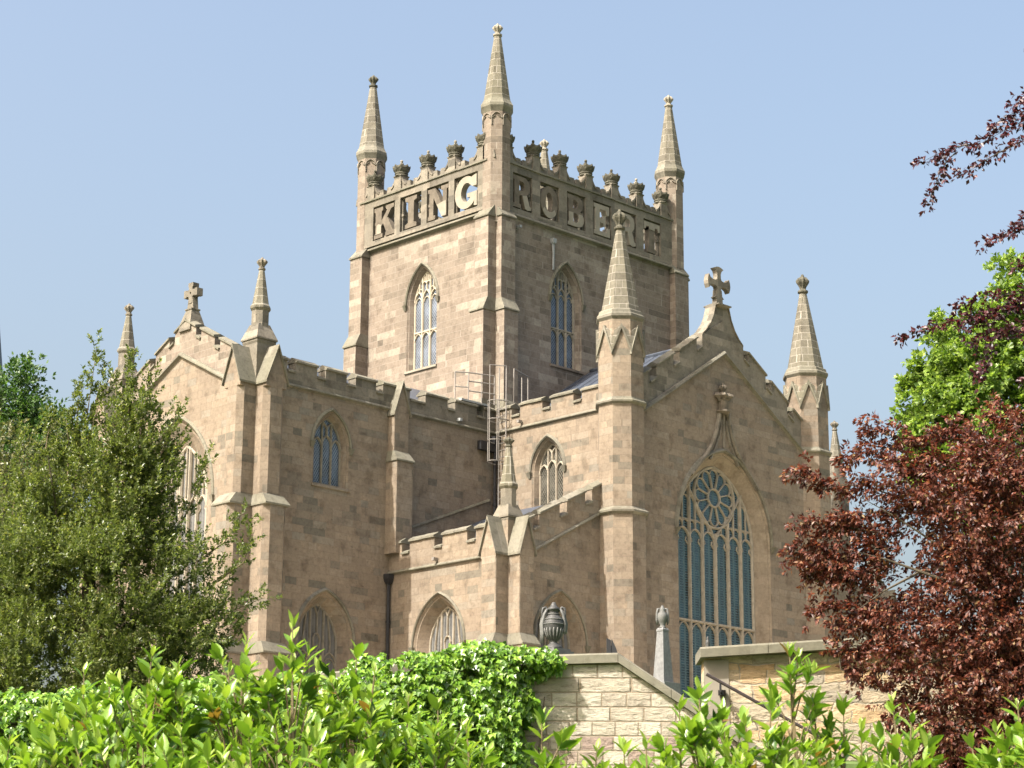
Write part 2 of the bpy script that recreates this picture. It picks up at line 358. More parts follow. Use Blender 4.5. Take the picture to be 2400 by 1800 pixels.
def tr_tower(t, A, gi):
    W = A.W-gi; u0 = A.u0; b = A.sill; zl = A.zs+.15; zt = 25.58; th = W/3
    t.line(A.out(gi, gi*.7), bw=.08, d=.10, closed=True)
    for s in (-1, 1): t.line([(u0+s*th, b), (u0+s*th, A.top(u0+s*th, gi))], bw=.085, d=.15)
    t.line([(u0-W, zt), (u0+W, zt)], bw=.09, d=.13)
    for k in (-1, 0, 1):
        ul, ur = u0+(2*k-1)*th/1, 0
        l, r = u0+k*2*th-th, u0+k*2*th+th
        t.head(l, r, zl, .42 if k else .46, bw=.07, d=.12)
        t.head(l+.08, r-.08, zl-.03, .2, bw=.05, d=.07)
        t.head(l, r, zt-.42, .38, bw=.06, d=.11)
        top = A.top(u0+2*k*th*.92, gi); t.line([(u0+2*k*th*.92, zl+.42), (u0+2*k*th*.92, top)], bw=.06, d=.12)
    for s in (-1, 1):
        m = u0+s*th/2
        t.arc(m, zl+.72, th/2, 0, math.pi, bw=.07, d=.12)
        t.line([(m+th/2*s, zl+.72), (m+th/2*s, min(zl+.95, A.top(m+th/2*s, gi)))], bw=.06)
        t.line([(u0+s*th*.5, zl+.8), (u0+s*th*.5, A.top(u0+s*th*.5, gi))], bw=.06, d=.11)
        t.arc(u0+s*th*1.5, zl+.42, th/2, 0, math.pi, bw=.06, d=.10)
def tr_wing(t, A, gi):
    W = A.W-gi; u0 = A.u0; b = A.sill; zl = A.zs; th = W/3
    t.line(A.out(gi, gi*.7), bw=.07, d=.10, closed=True)
    for s in (-1, 1): t.line([(u0+s*th, b), (u0+s*th, zl+.45)], bw=.07, d=.13)
    for k in (-1, 0, 1):
        l, r = u0+k*2*th-th, u0+k*2*th+th
        t.head(l, r, zl-.05+(.12 if k == 0 else 0), .36, bw=.075, d=.13)
    a = zl+.43
    for s in (-1, 1):
        t.line([(u0+s*th, zl+.2), (u0+s*th, zl+.5), (u0+s*th*.98, A.top(u0+s*th, gi))], bw=.07, d=.12)
    t.line([(u0, a), (u0, a+.32)], bw=.075, d=.13)
    for s in (-1, 1): t.line([(u0, a+.3), (u0+s*.1, a+.42), (u0+s*.22, min(A.top(u0+s*.22, gi), a+.62))], bw=.07, d=.12)
def tr_low(t, A, gi):
    W = A.W-gi; u0 = A.u0; b = A.sill; zl = A.zs-.1; th = W/3
    t.line(A.out(gi, gi*.7), bw=.08, d=.10, closed=True)
    for s in (-1, 1): t.line([(u0+s*th, b), (u0+s*th, A.top(u0+s*th, gi))], bw=.075, d=.13)
    for k in (-1, 0, 1):
        l, r = u0+k*2*th-th, u0+k*2*th+th
        t.head(l, r, zl-.6, .42, bw=.06, d=.1)
        t.head(l+.05, r-.05, zl-.68, .3, bw=.04, d=.06)
    z = zl-.18
    t.line([(u0, z), (u0-.12, z+.15), (u0-.16, z+.45), (u0-.1, z+.62), (u0, z+.66), (u0+.1, z+.62), (u0+.16, z+.45), (u0+.12, z+.15)], bw=.055, d=.1, closed=True)
    t.line([(u0, z+.66), (u0, A.top(u0, gi)-.35)], bw=.05)
    for s in (-1, 1):
        t.line([(u0, A.top(u0, gi)-.36), (u0+s*.13, A.top(u0+s*.13, gi))], bw=.05)
        t.line([(u0+s*th*2, zl-.18), (u0+s*th*2.05, zl+.2), (u0+s*th*1.6, A.top(u0+s*th*1.6, gi))], bw=.05)
def tr_big(t, A, gi, n=6, rose=True):
    W = A.W-gi; u0 = A.u0; b = A.sill; zl = A.zs-.2; p = 2*W/n; zt = 12.54 if rose else 12.2
    t.line(A.out(gi, gi*.7), bw=.14, d=.14, closed=True)
    rz, rr = 17.56, 1.21
    for k in range(1, n):
        u = u0-W+k*p; top = A.top(u, gi)
        if rose:
            dx = abs(u-u0)
            if dx < 1.21: top = min(top, rz-math.sqrt(max(rr*rr-dx*dx, 0)))
            if k == n//2: top = zl+.45
        t.line([(u, b), (u, top)], bw=.10 if k != n//2 else .13, d=.22)
    t.line([(u0-W, zt), (u0+W, zt)], bw=.12, d=.18)
    for k in range(n):
        l = u0-W+k*p; r = l+p; m = (l+r)/2
        t.head(l, r, zl, .48, bw=.075, d=.15)
        for s in (-1, 1): t.line([(m+s*p*.44, zl-.16), (m+s*p*.26, zl-.02), (m+s*p*.30, zl+.12)], bw=.04, d=.08)
        t.head(l+.02, r-.02, zt-.58, .52, bw=.055, d=.13)
        top = A.top(m, gi)
        if rose:
            dx = abs(m-u0)
            if dx < 1.25: top = min(top, rz-math.sqrt(max(rr*rr-dx*dx, 0))-.02)
        t.line([(m, zl+.45), (m, max(top, zl+.5))], bw=.06, d=.12)
        if rose:
            for (a, c) in ((l, m), (m, r)):
                mm = (a+c)/2; zz = 16.28
                if A.top(mm, gi) > zz+.3 and abs(mm-u0) > .3: t.arc(mm, zz, p/4, 0, math.pi, n=6, bw=.05, d=.1)
                if 17.25+.2 < A.top(mm, gi) and abs(mm-u0) > 1.3: t.head(a, c, 17.2, .26, bw=.05, d=.1)
    if rose:
        t.line([(u0-W, 16.5), (u0-1.0, 16.5)], bw=.05, d=.09); t.line([(u0+1.0, 16.5), (u0+W, 16.5)], bw=.05, d=.09)
        for s in (-1, 1):
            t.line([(u0+s*x, z) for x, z in ((0, zl+.2), (.06, 15.9), (.22, 16.22), (.43, 16.44), (.84, 16.83), (1.14, 17.2), (1.40, 17.55), (1.66, 17.9))], bw=.085, d=.16)
        t.arc(u0, rz, rr, 0, 2*math.pi, n=36, bw=.10, d=.17); t.arc(u0, rz, .36, 0, 2*math.pi, n=20, bw=.085, d=.15)
        for k in range(12):
            a = 2*math.pi*(k+.5)/12
            t.line([(u0+math.cos(a)*.38, rz+math.sin(a)*.38), (u0+math.cos(a)*.93, rz+math.sin(a)*.93)], bw=.06, d=.13)
            a2 = 2*math.pi*k/12; cx, cy = u0+math.cos(a2)*.90, rz+math.sin(a2)*.90
            t.arc(cx, cy, .235, a2-1.5, a2+1.5, n=8, bw=.055, d=.12)
    else:
        for k in range(2, n-1, 2):
            u = u0-W+k*p
            t.head(u0-W, u, zl, min(1.7, (u-u0+W)*1.2), bw=.07, d=.14) if u < u0+.1 else None
            t.head(u, u0+W, zl, min(1.7, (u0+W-u)*1.2), bw=.07, d=.14) if u > u0-.1 else None

def finial(mb, cx, cy, z0, z1, r, mi=0):
    """leafy bud finial"""
    H = z1-z0; prof = [(.55, 0), (.62, .06), (.5, .12), (.55, .25), (.95, .5), (1.0, .62), (.7, .78), (.35, .84), (.3, .9), (.16, 1)]
    n = 16; rings = []
    for k, (rr, h) in enumerate(prof):
        rings.append([(cx+r*rr*(1+(.16*math.cos(8*a) if 3 <= k <= 6 else 0))*math.cos(a), cy+r*rr*(1+(.16*math.cos(8*a) if 3 <= k <= 6 else 0))*math.sin(a), z0+H*h+(.02 if (k in (5, 6) and i % 2) else 0)) for i in range(n) for a in [2*math.pi*i/n]])
    mb.loft(rings, True, mi)

# ---- tower
TX, TY = 11.0, 7.96; a_ = .35
tw = MB()
KA = Arch(-4.09, .93, 26.8, 1.65, 23.87)
RA1 = Arch(3.83, .93, 26.8, 1.65, 23.87); RA2 = Arch(7.17, .93, 26.8, 1.65, 23.87)
fK, fR = frX(-a_), frY(-a_)
tw.slab(fK, [(-TY-a_, 8.5), (a_, 8.5), (a_, 29.8), (-TY-a_, 29.8)], [KA.out()], 0, .4)
tw.slab(fR, [(-a_+.001, 8.5), (TX+a_, 8.5), (TX+a_, 29.8), (-a_+.001, 29.8)], [RA1.out(), RA2.out()], .001, .4)
tw.slab(frX(TX+a_-.4), [(-TY-a_, 8.5), (a_-.4, 8.5), (a_-.4, 29.8), (-TY-a_, 29.8)], [], 0, .4)
tw.slab(frY(TY+a_-.4), [(.05, 8.5), (TX-.05, 8.5), (TX-.05, 29.8), (.05, 29.8)], [], 0, .4)
tower = part(tw, 'tower_wall', m_tower)
mb = MB(); mb.box((0.1, 0.1, 29.4), (TX-.1, TY-.1, 29.7)); part(mb, 'tower_roof', m_lead)
RG = [(0, 0), (.05, .07), (.08, .07), (.2, .3)]
window(fK, KA, RG, m_glt, tr_tower, m_tracn, m_tower, sillm=m_pale)
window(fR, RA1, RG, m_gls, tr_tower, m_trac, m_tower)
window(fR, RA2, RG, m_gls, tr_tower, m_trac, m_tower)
# angle buttresses of the tower, three stages each
def buttress(cx, cy, dx, dy, ax, stages, top, mat, chamf=0, z0=8.3, gab=None):
    """projects along (dx,dy) from wall line; ax = (x0,x1) span across; stages [(proj, ztop_front, ztop_back)] from the top down"""
    mb = MB(); zt = None
    for i, (pr_, zf, zb) in enumerate(stages):
        zlow = stages[i+1][2]-.02 if i+1 < len(stages) else z0
        inner = stages[i-1][0]-.0 if i else -.05
        x0, x1 = ax
        # body
        def ring(z, p):
            c = chamf
            pts = [(x0, -.05), (x0, p-c), (x0+c, p), (x1-c, p), (x1, p-c), (x1, -.05)] if c else [(x0, -.05), (x0, p), (x1, p), (x1, -.05)]
            return pts
        def tow(u, p, z):
            return (cx+dx*p+abs(dy)*u, cy+dy*p+abs(dx)*u, z)
        mb.loft([[tow(u, p, zlow) for u, p in ring(0, pr_)], [tow(u, p, zf) for u, p in ring(0, pr_)]], True)
        # weathering slope
        if zb is not None:
            o = .05; q = [(x0-o, -.04, zf-.06), (x0-o, pr_+o, zf-.06), (x1+o, pr_+o, zf-.06), (x1+o, -.04, zf-.06)]
            q1 = [(x0-o, -.04, zf), (x0-o, pr_+o, zf), (x1+o, pr_+o, zf), (x1+o, -.04, zf)]
            q2 = [(x0-.01, -.04, zb), (x0-.01, inner+.01 if inner > 0 else .02, zb), (x1+.01, inner+.01 if inner > 0 else .02, zb), (x1+.01, -.04, zb)]
            mb.loft([[tow(*p) for p in q], [tow(*p) for p in q1], [tow(*p) for p in q2]], True, 1)
    return part(mb, 'buttress', [mat, m_cope])
ST = [(.44, 29.57, 30.12), (.68, 25.5, 26.02), (.9, 21.2, 21.7)]
STy = [(.33, 29.6, 30.08), (.52, 25.55, 26.0), (.75, 21.2, 21.7)]
for (cx, cy, dx, dy, ax, st) in [(-a_, -a_, -1, 0, (0, .78), ST), (-a_, -a_, 0, -1, (0, .8), STy), (-a_, TY+a_, -1, 0, (-.78, 0), ST), (-a_, TY+a_, 0, 1, (0, .8), STy),
                                 (TX+a_, -a_, 0, -1, (-.85, 0), STy), (TX+a_, -a_, 1, 0, (0, .78), ST), (TX+a_, TY+a_, 1, 0, (-.78, 0), ST), (TX+a_, TY+a_, 0, 1, (-.8, 0), STy)]:
    buttress(cx, cy, dx, dy, ax, st, None, m_tower)
# string course below the lettered parapet
mb = MB()
for pts, o in (([(-a_-.02, TY+.3, 29.85), (-a_-.02, -.3, 29.85)], (-1, 0, 0)), ([(-.3, -a_-.02, 29.84), (TX+.3, -a_-.02, 29.84)], (0, -1, 0)),
               ([(TX+a_, TY+.3, 29.85), (TX+a_, -.3, 29.85)], (1, 0, 0)), ([(-.3, TY+a_, 29.84), (TX+.3, TY+a_, 29.84)], (0, 1, 0))):
    mould(mb, pts, o, .16, .22)
part(mb, 'string_course', m_cope)

# ---- lettered parapet
def LET(ch):
    P = lambda *a: [(a[i]/100, a[i+1]/100) for i in range(0, len(a), 2)]
    def ell(cx, cy, rx, ry, a0=0, a1=360, n=24): return [(cx+rx*math.cos(R(a0+(a1-a0)*i/n)), cy+ry*math.sin(R(a0+(a1-a0)*i/n))) for i in range(n+(0 if a1-a0 == 360 else 1))]
    if ch == 'K': return P(0,0,42,0,42,12,36,14,36,36,44,44,60,14,56,12,56,0,100,0,100,12,92,15,64,62,84,86,96,88,96,100,58,100,58,88,64,86,36,54,36,86,42,88,42,100,0,100,0,88,7,86,7,14,0,12), []
    if ch == 'I': return P(18,0,82,0,82,12,66,16,66,84,82,88,82,100,18,100,18,88,34,84,34,16,18,12), []
    if ch == 'N': return P(0,0,36,0,36,12,27,14,27,70,70,0,92,0,92,86,100,88,100,100,64,100,64,88,73,86,73,34,34,100,0,100,0,88,8,86,8,14,0,12), []
    if ch == 'G':
        o = [(.5+.5*math.cos(R(a)), .5+.51*math.sin(R(a))) for a in range(60, 321, 13)]
        i = [(.52+.24*math.cos(R(a)), .5+.30*math.sin(R(a))) for a in range(310, 49, -13)]
        return [(.98, 1.0), (.86, .98)]+o+[(.86, .02), (1.0, .0), (1.0, .46), (.56, .46), (.56, .34), (.70, .32)]+i+[(.80, .64), (.98, .64)], []
    if ch == 'R': return P(0,0,44,0,44,12,35,14,35,42,50,42,66,2,80,-2,100,2,100,13,92,14,78,46,92,58,94,76,86,92,66,100,0,100,0,88,8,86,8,14,0,12), [P(35,56,35,86,54,86,64,80,66,70,62,60,54,56)]
    if ch == 'O': return ell(.5, .5, .5, .51), [ell(.5, .5, .2, .32, n=18)]
    if ch == 'B': return P(0,0,66,0,86,6,97,20,97,36,88,48,76,53,88,60,93,74,86,92,66,100,0,100,0,88,8,86,8,14,0,12), [P(35,14,35,44,52,44,64,38,66,28,62,18,52,14), P(35,58,35,86,52,86,62,80,63,70,59,62,52,58)]
    if ch == 'E': return P(0,0,96,0,96,30,82,30,76,14,36,14,36,42,56,42,60,34,70,34,70,66,60,66,56,56,36,56,36,86,72,86,78,72,92,72,92,100,0,100,0,88,9,86,9,14,0,12), []
    if ch == 'T': return P(22,0,78,0,78,12,68,15,68,84,84,84,90,74,100,74,100,100,0,100,0,74,10,74,16,84,32,84,32,15,22,12), []
def clip_low(poly, z, keep_low):      # half-plane clip of a polygon
    out = []
    for i in range(len(poly)):
        a, b = poly[i], poly[(i+1) % len(poly)]; ia = (a[1] <= z) == keep_low; ib = (b[1] <= z) == keep_low
        if ia: out.append(a)
        if ia != ib:
            t = (z-a[1])/(b[1]-a[1]); out.append((a[0]+(b[0]-a[0])*t, z))
    return out
def parapet(fr, posts, ow, letters, u_end, flip):
    """posts: centre u of each post; openings lie between; fr frame with face at w=0"""
    z0, z1, zt = 29.95, 31.73, 32.05; hw = .25; D = .36
    openings = [(posts[i]+hw*ow, posts[i+1]-hw*ow) for i in range(len(posts)-1)]
    mb = MB(); ua, ub = u_end
    outer = [(ua, z0), (ub, z0), (ub, zt), (ua, zt)]
    mb.slab(fr, outer, [[(l, 30.17), (r, 30.17), (r, z1), (l, z1)] for l, r in openings], 0, D)
    par = part(mb, 'parapet', m_grey)
    mb = MB(); 
    A = Vector(fr(ua, zt+.02, -.0)); B = Vector(fr(ub, zt+.02, -.0)); bk = Vector(fr(0, 0, 1))-Vector(fr(0, 0, 0))
    coping(mb, A, B, bk, .06, .06, D); part(mb, 'coping', m_cope, par)
    fb = MB()       # moulded inner frames with small lugs
    for l, r in openings:
        m_ = .055
        fb.slab(fr, [(l-.01, 30.16), (r+.01, 30.16), (r+.01, z1+.01), (l-.01, z1+.01)], [[(l+m_, 30.17+m_), (r-m_, 30.17+m_), (r-m_, z1-m_), (l+m_, z1-m_)]], .13, .28)
        zc = (30.17+z1)/2; uc = (l+r)/2
        for (x0, x1) in ((l, l+.13), (r-.13, r)): fb.slab(fr, [(x0, zc-.07), (x1, zc-.03), (x1, zc+.03), (x0, zc+.07)], [], .1, .3)
        fb.slab(fr, [(uc-.07, z1+.0), (uc-.03, z1-.14), (uc+.03, z1-.14), (uc+.07, z1)], [], .1, .3)
        fb.slab(fr, [(uc-.03, 30.30), (uc-.07, 30.16), (uc+.07, 30.16), (uc+.03, 30.30)], [], .1, .3)
    part(fb, 'panel_frame', m_grey, par)
    for (l, r), lt in zip(openings, letters):
        if lt is None: continue
        ch, pale = lt; o, hs = LET(ch); W = (r-l)-.09; H = 1.40; zb = 30.24
        if ch == 'I': W *= .9
        ul = (l+r)/2-W/2
        T = lambda pts: [(ul+u*W, zb+v*H) for u, v in pts]
        lm = MB(); dk, pl = [], []
        if pale == 'all': lm.slab(fr, T(o), [T(h) for h in hs], .0, .30, 1)
        elif pale == 'none': lm.slab(fr, T(o), [T(h) for h in hs], .02, .30, 0)
        else:
            lm.slab(fr, T(o), [T(h) for h in hs], .03, .30, 0)
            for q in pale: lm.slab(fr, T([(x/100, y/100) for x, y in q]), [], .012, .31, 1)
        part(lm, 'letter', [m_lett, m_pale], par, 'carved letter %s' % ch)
    return par, openings
KP = [-7.42, -5.67, -3.97, -2.27, -.50]; RP = [.31, 1.94, 3.57, 5.20, 6.84, 8.47, 10.10]
fK2, fR2 = frX(-.55), frY(-.42)
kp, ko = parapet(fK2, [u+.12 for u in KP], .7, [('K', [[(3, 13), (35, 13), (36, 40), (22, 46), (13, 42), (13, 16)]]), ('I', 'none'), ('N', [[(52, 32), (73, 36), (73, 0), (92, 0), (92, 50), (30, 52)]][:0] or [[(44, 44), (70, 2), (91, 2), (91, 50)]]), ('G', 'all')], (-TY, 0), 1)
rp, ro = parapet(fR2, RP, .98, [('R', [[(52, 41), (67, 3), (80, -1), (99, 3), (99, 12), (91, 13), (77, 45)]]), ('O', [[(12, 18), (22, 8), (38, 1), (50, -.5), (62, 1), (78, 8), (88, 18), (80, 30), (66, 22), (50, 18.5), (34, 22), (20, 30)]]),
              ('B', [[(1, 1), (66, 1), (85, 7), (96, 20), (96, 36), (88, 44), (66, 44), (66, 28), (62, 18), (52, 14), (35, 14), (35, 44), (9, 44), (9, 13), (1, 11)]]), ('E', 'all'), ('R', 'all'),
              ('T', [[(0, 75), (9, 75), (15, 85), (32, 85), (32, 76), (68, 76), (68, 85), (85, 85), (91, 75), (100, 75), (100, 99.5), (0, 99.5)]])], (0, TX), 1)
parapet(lambda u, v, w: (TX+.42-w, -u, v), [u+.12 for u in KP], .7, [None]*4, (-TY, 0), 1)
parapet(lambda u, v, w: (u, TY+.5-w, v), RP, .98, [None]*6, (0, TX), 1)
def crowned_pinnacle(fr, u, w, pale_cross, half=0):
    zb = 32.05
    mb = MB()
    def T(us, z): return fr(u+us, z, w)
    def sq(r, z): return [fr(u-r, z, w-r), fr(u+r, z, w-r), fr(u+r, z, w+r), fr(u-r, z, w+r)]
    mb.loft([sq(.22, zb), sq(.22, 32.72), sq(.25, 32.76), sq(.25, 32.8)], True)
    pts = [(.22, 32.62)]+[(.22+.52*(1-math.cos(R(a)))*1.0, 32.62-.47*math.sin(R(a))) for a in range(15, 91, 15)]
    pts = [(.22, 32.76), (.27, 32.58), (.33, 32.46), (.42, 32.37), (.50, 32.33), (.53, 32.44), (.74, 32.44), (.78, 32.12), (.22, 32.08)]
    for s in (-1, 1):
        if half and s != half: continue
        p = [(u+s*x, z) for x, z in pts]; mb.slab(fr, p, [], w-.15, w+.15)
        p2 = [(u+s*x, z) for x, z in ((.22, 32.82), (.26, 32.62), (.33, 32.50), (.42, 32.40), (.50, 32.36), (.48, 32.27), (.36, 32.34), (.26, 32.46), (.20, 32.6))]
        mb.slab(fr, p2, [], w-.19, w+.19)
    pin = part(mb, 'crowned_pinnacle', m_grey)
    c = Vector(fr(u, 0, w)); cm = MB(); n = 24; rings = []
    for r, z in ((.25, 32.78), (.30, 32.80), (.27, 32.86), (.30, 32.90), (.28, 32.95), (.33, 33.05), (.37, 33.14), (.36, 33.22), (.30, 33.2), (.24, 33.12), (.05, 33.10)):
        rings.append([(c.x+r*(1+(.07 if (i % 3 == 0 and z > 33) else 0))*math.cos(2*math.pi*i/n), c.y+r*(1+(.07 if (i % 3 == 0 and z > 33) else 0))*math.sin(2*math.pi*i/n), z+(.07 if (i % 3 == 0 and r > .29 and z > 33.1) else 0)) for i in range(n)])
    cm.loft(rings); part(cm, 'crown', m_dark, pin)
    xm = MB()
    for (a, b) in (((-.035, 33.1), (.035, 33.5)), ((-.1, 33.3), (.1, 33.39))):
        xm.add([fr(u+a[0], a[1], w-.04), fr(u+b[0], a[1], w-.04), fr(u+b[0], b[1], w-.04), fr(u+a[0], b[1], w-.04), fr(u+a[0], a[1], w+.04), fr(u+b[0], a[1], w+.04), fr(u+b[0], b[1], w+.04), fr(u+a[0], b[1], w+.04)],
               [(0, 1, 2, 3), (7, 6, 5, 4), (0, 4, 5, 1), (1, 5, 6, 2), (2, 6, 7, 3), (3, 7, 4, 0)])
    lathe(xm, c.x, c.y, [(.04, 33.08), (.08, 33.14), (.08, 33.2), (.04, 33.25)]); lathe(xm, c.x, c.y, [(.03, 33.44), (.06, 33.48), (.06, 33.53), (.02, 33.57)])
    part(xm, 'cross', m_pale if pale_cross else m_dark, pin)
for i, u in enumerate(KP): crowned_pinnacle(fK2, u+.12, .2, i in (1, 2, 3))
for i, u in enumerate(RP): crowned_pinnacle(fR2, u, .2, i in (2, 5))
for i, u in enumerate(KP): crowned_pinnacle(lambda u_, v, w: (TX+.42-w, -u_, v), u+.12, .2, False)
for i, u in enumerate(RP): crowned_pinnacle(lambda u_, v, w: (u_, TY+.5-w, v), u, .2, False)

# ---- tower turrets
def facet_frames(cx, cy, r, k, n=8):
    a = 2*math.pi*k/n; nx, ny = math.cos(a), math.sin(a); tx, ty = -ny, nx
    return lambda u, v, w: (cx+nx*(r-w)+tx*u, cy+ny*(r-w)+ty*u, v)
def tower_turret(cx, cy, fm):
    mb = MB(); lathe(mb, cx, cy, [(.57, 29.3), (.57, 34.2)])
    t = part(mb, 'turret', m_tower)
    mb = MB()
    for k in range(8):
        b = Bars(facet_frames(cx, cy, .57, k), .0); hw = .57*math.tan(math.pi/8)
        b.head(-hw+.02, hw-.02, 33.85, .27, bw=.05, d=.045)
        b.line([(-hw+.02, 33.86), (-.06, 33.98)], bw=.035, d=.04); b.line([(hw-.02, 33.86), (.06, 33.98)], bw=.035, d=.04)
        b.line([(-hw+.03, 33.55), (-hw+.03, 33.86)], bw=.04, d=.04)
        mb.v, mb.f, mb.m = mb.v+b.mb.v, mb.f+[[len(mb.v)+i for i in f] for f in b.mb.f], mb.m+b.mb.m
    part(mb, 'blind_arcade', m_grey, t)
    mb = MB(); lathe(mb, cx, cy, [(.57, 34.18), (.62, 34.3), (.675, 34.42), (.675, 34.54), (.63, 34.62), (.56, 34.78), (.545, 34.86)]); part(mb, 'cornice', m_cope, t)
    mb = MB(); lathe(mb, cx, cy, [(.545, 34.85), (.145, 37.78)]); part(mb, 'spire', m_spire, t)
    mb = MB(); lathe(mb, cx, cy, [(.15, 37.76), (.19, 37.79), (.19, 37.85), (.13, 37.88)]); finial(mb, cx, cy, 37.86, 38.36, .2); part(mb, 'finial', fm, t)
for cx, cy, fm in ((0, 0, m_pale), (TX, 0, m_pale), (0, TY, m_dark), (TX, TY, m_pale)): tower_turret(cx, cy, fm)

# ---- wings. plane constants
ya, xa = -.65, -.60
XW = -12.68                 # gable wall of the left wing
YG = -7.65                  # gable wall of the right wing
ZS = 20.24                  # string course
def band(fr, bk, u0, u1, merl, zt=21.15, zc=20.80, z0=20.2, wallm=m_grey, D=.4):
    """crenellated parapet from u0 to u1 with merlons [(a,b)] (u increasing)"""
    merl = [(a+(.04 if a > u0+.01 else 0), b-(.04 if b < u1-.01 else 0)) for a, b in merl]; zc -= .06
    mb = MB(); pts = [(u0, z0), (u1, z0)]; top = []
    cur = u1; ms = sorted(merl, reverse=True)
    pts.append((u1, zc)) if ms[0][1] < u1-1e-6 else None
    for a, b in ms: pts += [(b, zc), (b, zt), (a, zt), (a, zc)]
    if ms[-1][0] > u0+1e-6: pts.append((u0, zc))
    q = [pts[0]]
    for p in pts[1:]:
        if abs(p[0]-q[-1][0])+abs(p[1]-q[-1][1]) > 1e-6: q.append(p)
    mb.slab(fr, q, [], -.03, D)
    par = part(mb, 'wing_parapet', wallm)
    mb = MB(); k = 0
    for a, b in ms: coping(mb, fr(a, zt, -.03), fr(b, zt, -.03), bk, .15, .07, D+.03)
    xs = sorted(merl); gaps = [(xs[i][1], xs[i+1][0]) for i in range(len(xs)-1)]
    if xs[0][0] > u0+.05: gaps.append((u0, xs[0][0]))
    if xs[-1][1] < u1-.05: gaps.append((xs[-1][1], u1))
    for a, b in gaps: coping(mb, fr(a, zc, -.03), fr(b, zc, -.03), bk, .12, .07, D+.03, endov=-.01)
    part(mb, 'coping', m_cope, par); return par
# left wing side wall (faces -Y)
LA = Arch(-9.08, .86, 18.3, 1.3, 16.75); LL = Arch(-9.15, 1.33, 11.0, 1.85, 8.6)
fA = frY(ya)
mb = MB(); mb.slab(fA, [(XW+.01, 8), (xa+.3, 8), (xa+.3, 20.3), (XW+.01, 20.3)], [LA.out(), LL.out()], 0, .5); part(mb, 'wing_side_wall', m_wall)
RW = [(0, 0), (.05, .06), (.08, .06), (.19, .3)]; RL = [(0, 0), (.06, .07), (.10, .07), (.38, .48)]
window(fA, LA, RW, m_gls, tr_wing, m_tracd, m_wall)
window(fA, LL, RL, m_gla, tr_low, m_tracd, m_wall)
band(fA, (0, 1, 0), XW+.7, xa, [(-12.0, -11.25), (-10.95, -9.84), (-9.50, -8.40), (-8.03, -6.93), (-6.66, -5.2), (-4.86+.4, -3.2), (-2.88, -1.62), (-1.28, xa)])
mb = MB(); mould(mb, [(XW+.6, ya-.02, ZS), (xa+.1, ya-.02, ZS)], (0, -1, 0), .09, .16); part(mb, 'string_course', m_cope)
# right wing side wall (faces -X)
fB = frX(xa); WB = Arch(3.57, .86, 18.3, 1.3, 16.2)
mb = MB(); mb.slab(fB, [(.65, 8), (7.4, 8), (7.4, 20.3), (.65, 20.3)], [WB.out()], 0, .5); part(mb, 'wing_side_wall', m_wall)
window(fB, WB, RW, m_glw, tr_wing, m_trac, m_wall)
band(fB, (1, 0, 0), .65, 6.5, [(.65, 1.65), (2.05, 3.35), (3.74, 5.03), (5.40, 6.5)], wallm=m_wall)
mb = MB(); mould(mb, [(xa-.02, -.6, ZS+.003), (xa-.02, -6.7, ZS+.003)], (-1, 0, 0), .09, .16); part(mb, 'string_course', m_cope)
# gable of the left wing (faces -X); u = -y
fGA = frX(XW); gc = -3.98; GA = Arch(gc, 2.25, 16.2, 3.3, 11.3)
def gable_profile(uc, half, z_apex, slope, blocks, drop, z0):
    """stepped gable outline from left foot to right foot; blocks [(d0,d1)] raised merlons measured from the centre"""
    right = []
    line = lambda d: z_apex-slope*d
    segs = []; last = 0
    for d0, d1 in blocks:
        if d0 > last+1e-6: segs.append((last, d0, drop))
        segs.append((d0, d1, 0)); last = d1
    if last < half: segs.append((last, half, drop))
    for d0, d1, dr in segs: right += [(d0, line(d0)-dr), (d1, line(d1)-dr)]
    pts = [(uc-half, z0)]+[(uc+half, z0)]+[(uc+d, z) for d, z in right[::-1]]+[(uc-d, z) for d, z in right if d > 0]
    return pts, segs, line
pts, segs, line = gable_profile(gc, 4.0, 23.35, .53, [(0, .66), (1.0, 1.85), (2.2, 3.0), (3.35, 4.0)], .40, 20.0)
mb = MB(); mb.slab(fGA, [(-8.6, 8), (.6, 8), (.6, 20.25), (gc+2.9, 20.5), (gc, 22.0), (gc-2.9, 20.5), (-8.6, 20.25)], [GA.out()], 0, .5); part(mb, 'gable_wall', m_wall)
mb = MB(); mb.slab(fGA, pts, [], .14, .62); part(mb, 'stepped_gable_parapet', m_tower)
mb = MB()
for d0, d1, dr in segs:
    for s in (-1, 1):
        z = [line(d)-dr for d in (d0, d1)]
        coping(mb, fGA(gc+s*d0, z[0], .14), fGA(gc+s*d1, z[1], .14), (1, 0, 0), .08, .07, .48, endov=.03 if dr == 0 else -.02)
part(mb, 'gable_coping', m_cope)
mb = MB(); mould(mb, [fGA(gc-3.2, 20.35, -.01), fGA(gc, 21.98, -.01), fGA(gc+3.2, 20.35, -.01)], (-1, 0, 0), .12, .22); part(mb, 'gable_mould', m_cope)
window(fGA, GA, [(0, 0), (.1, .1), (.16, .1), (.9, .5)], m_gla, lambda t, A, g: tr_big(t, A, g, 5, False), m_trac, m_wall)
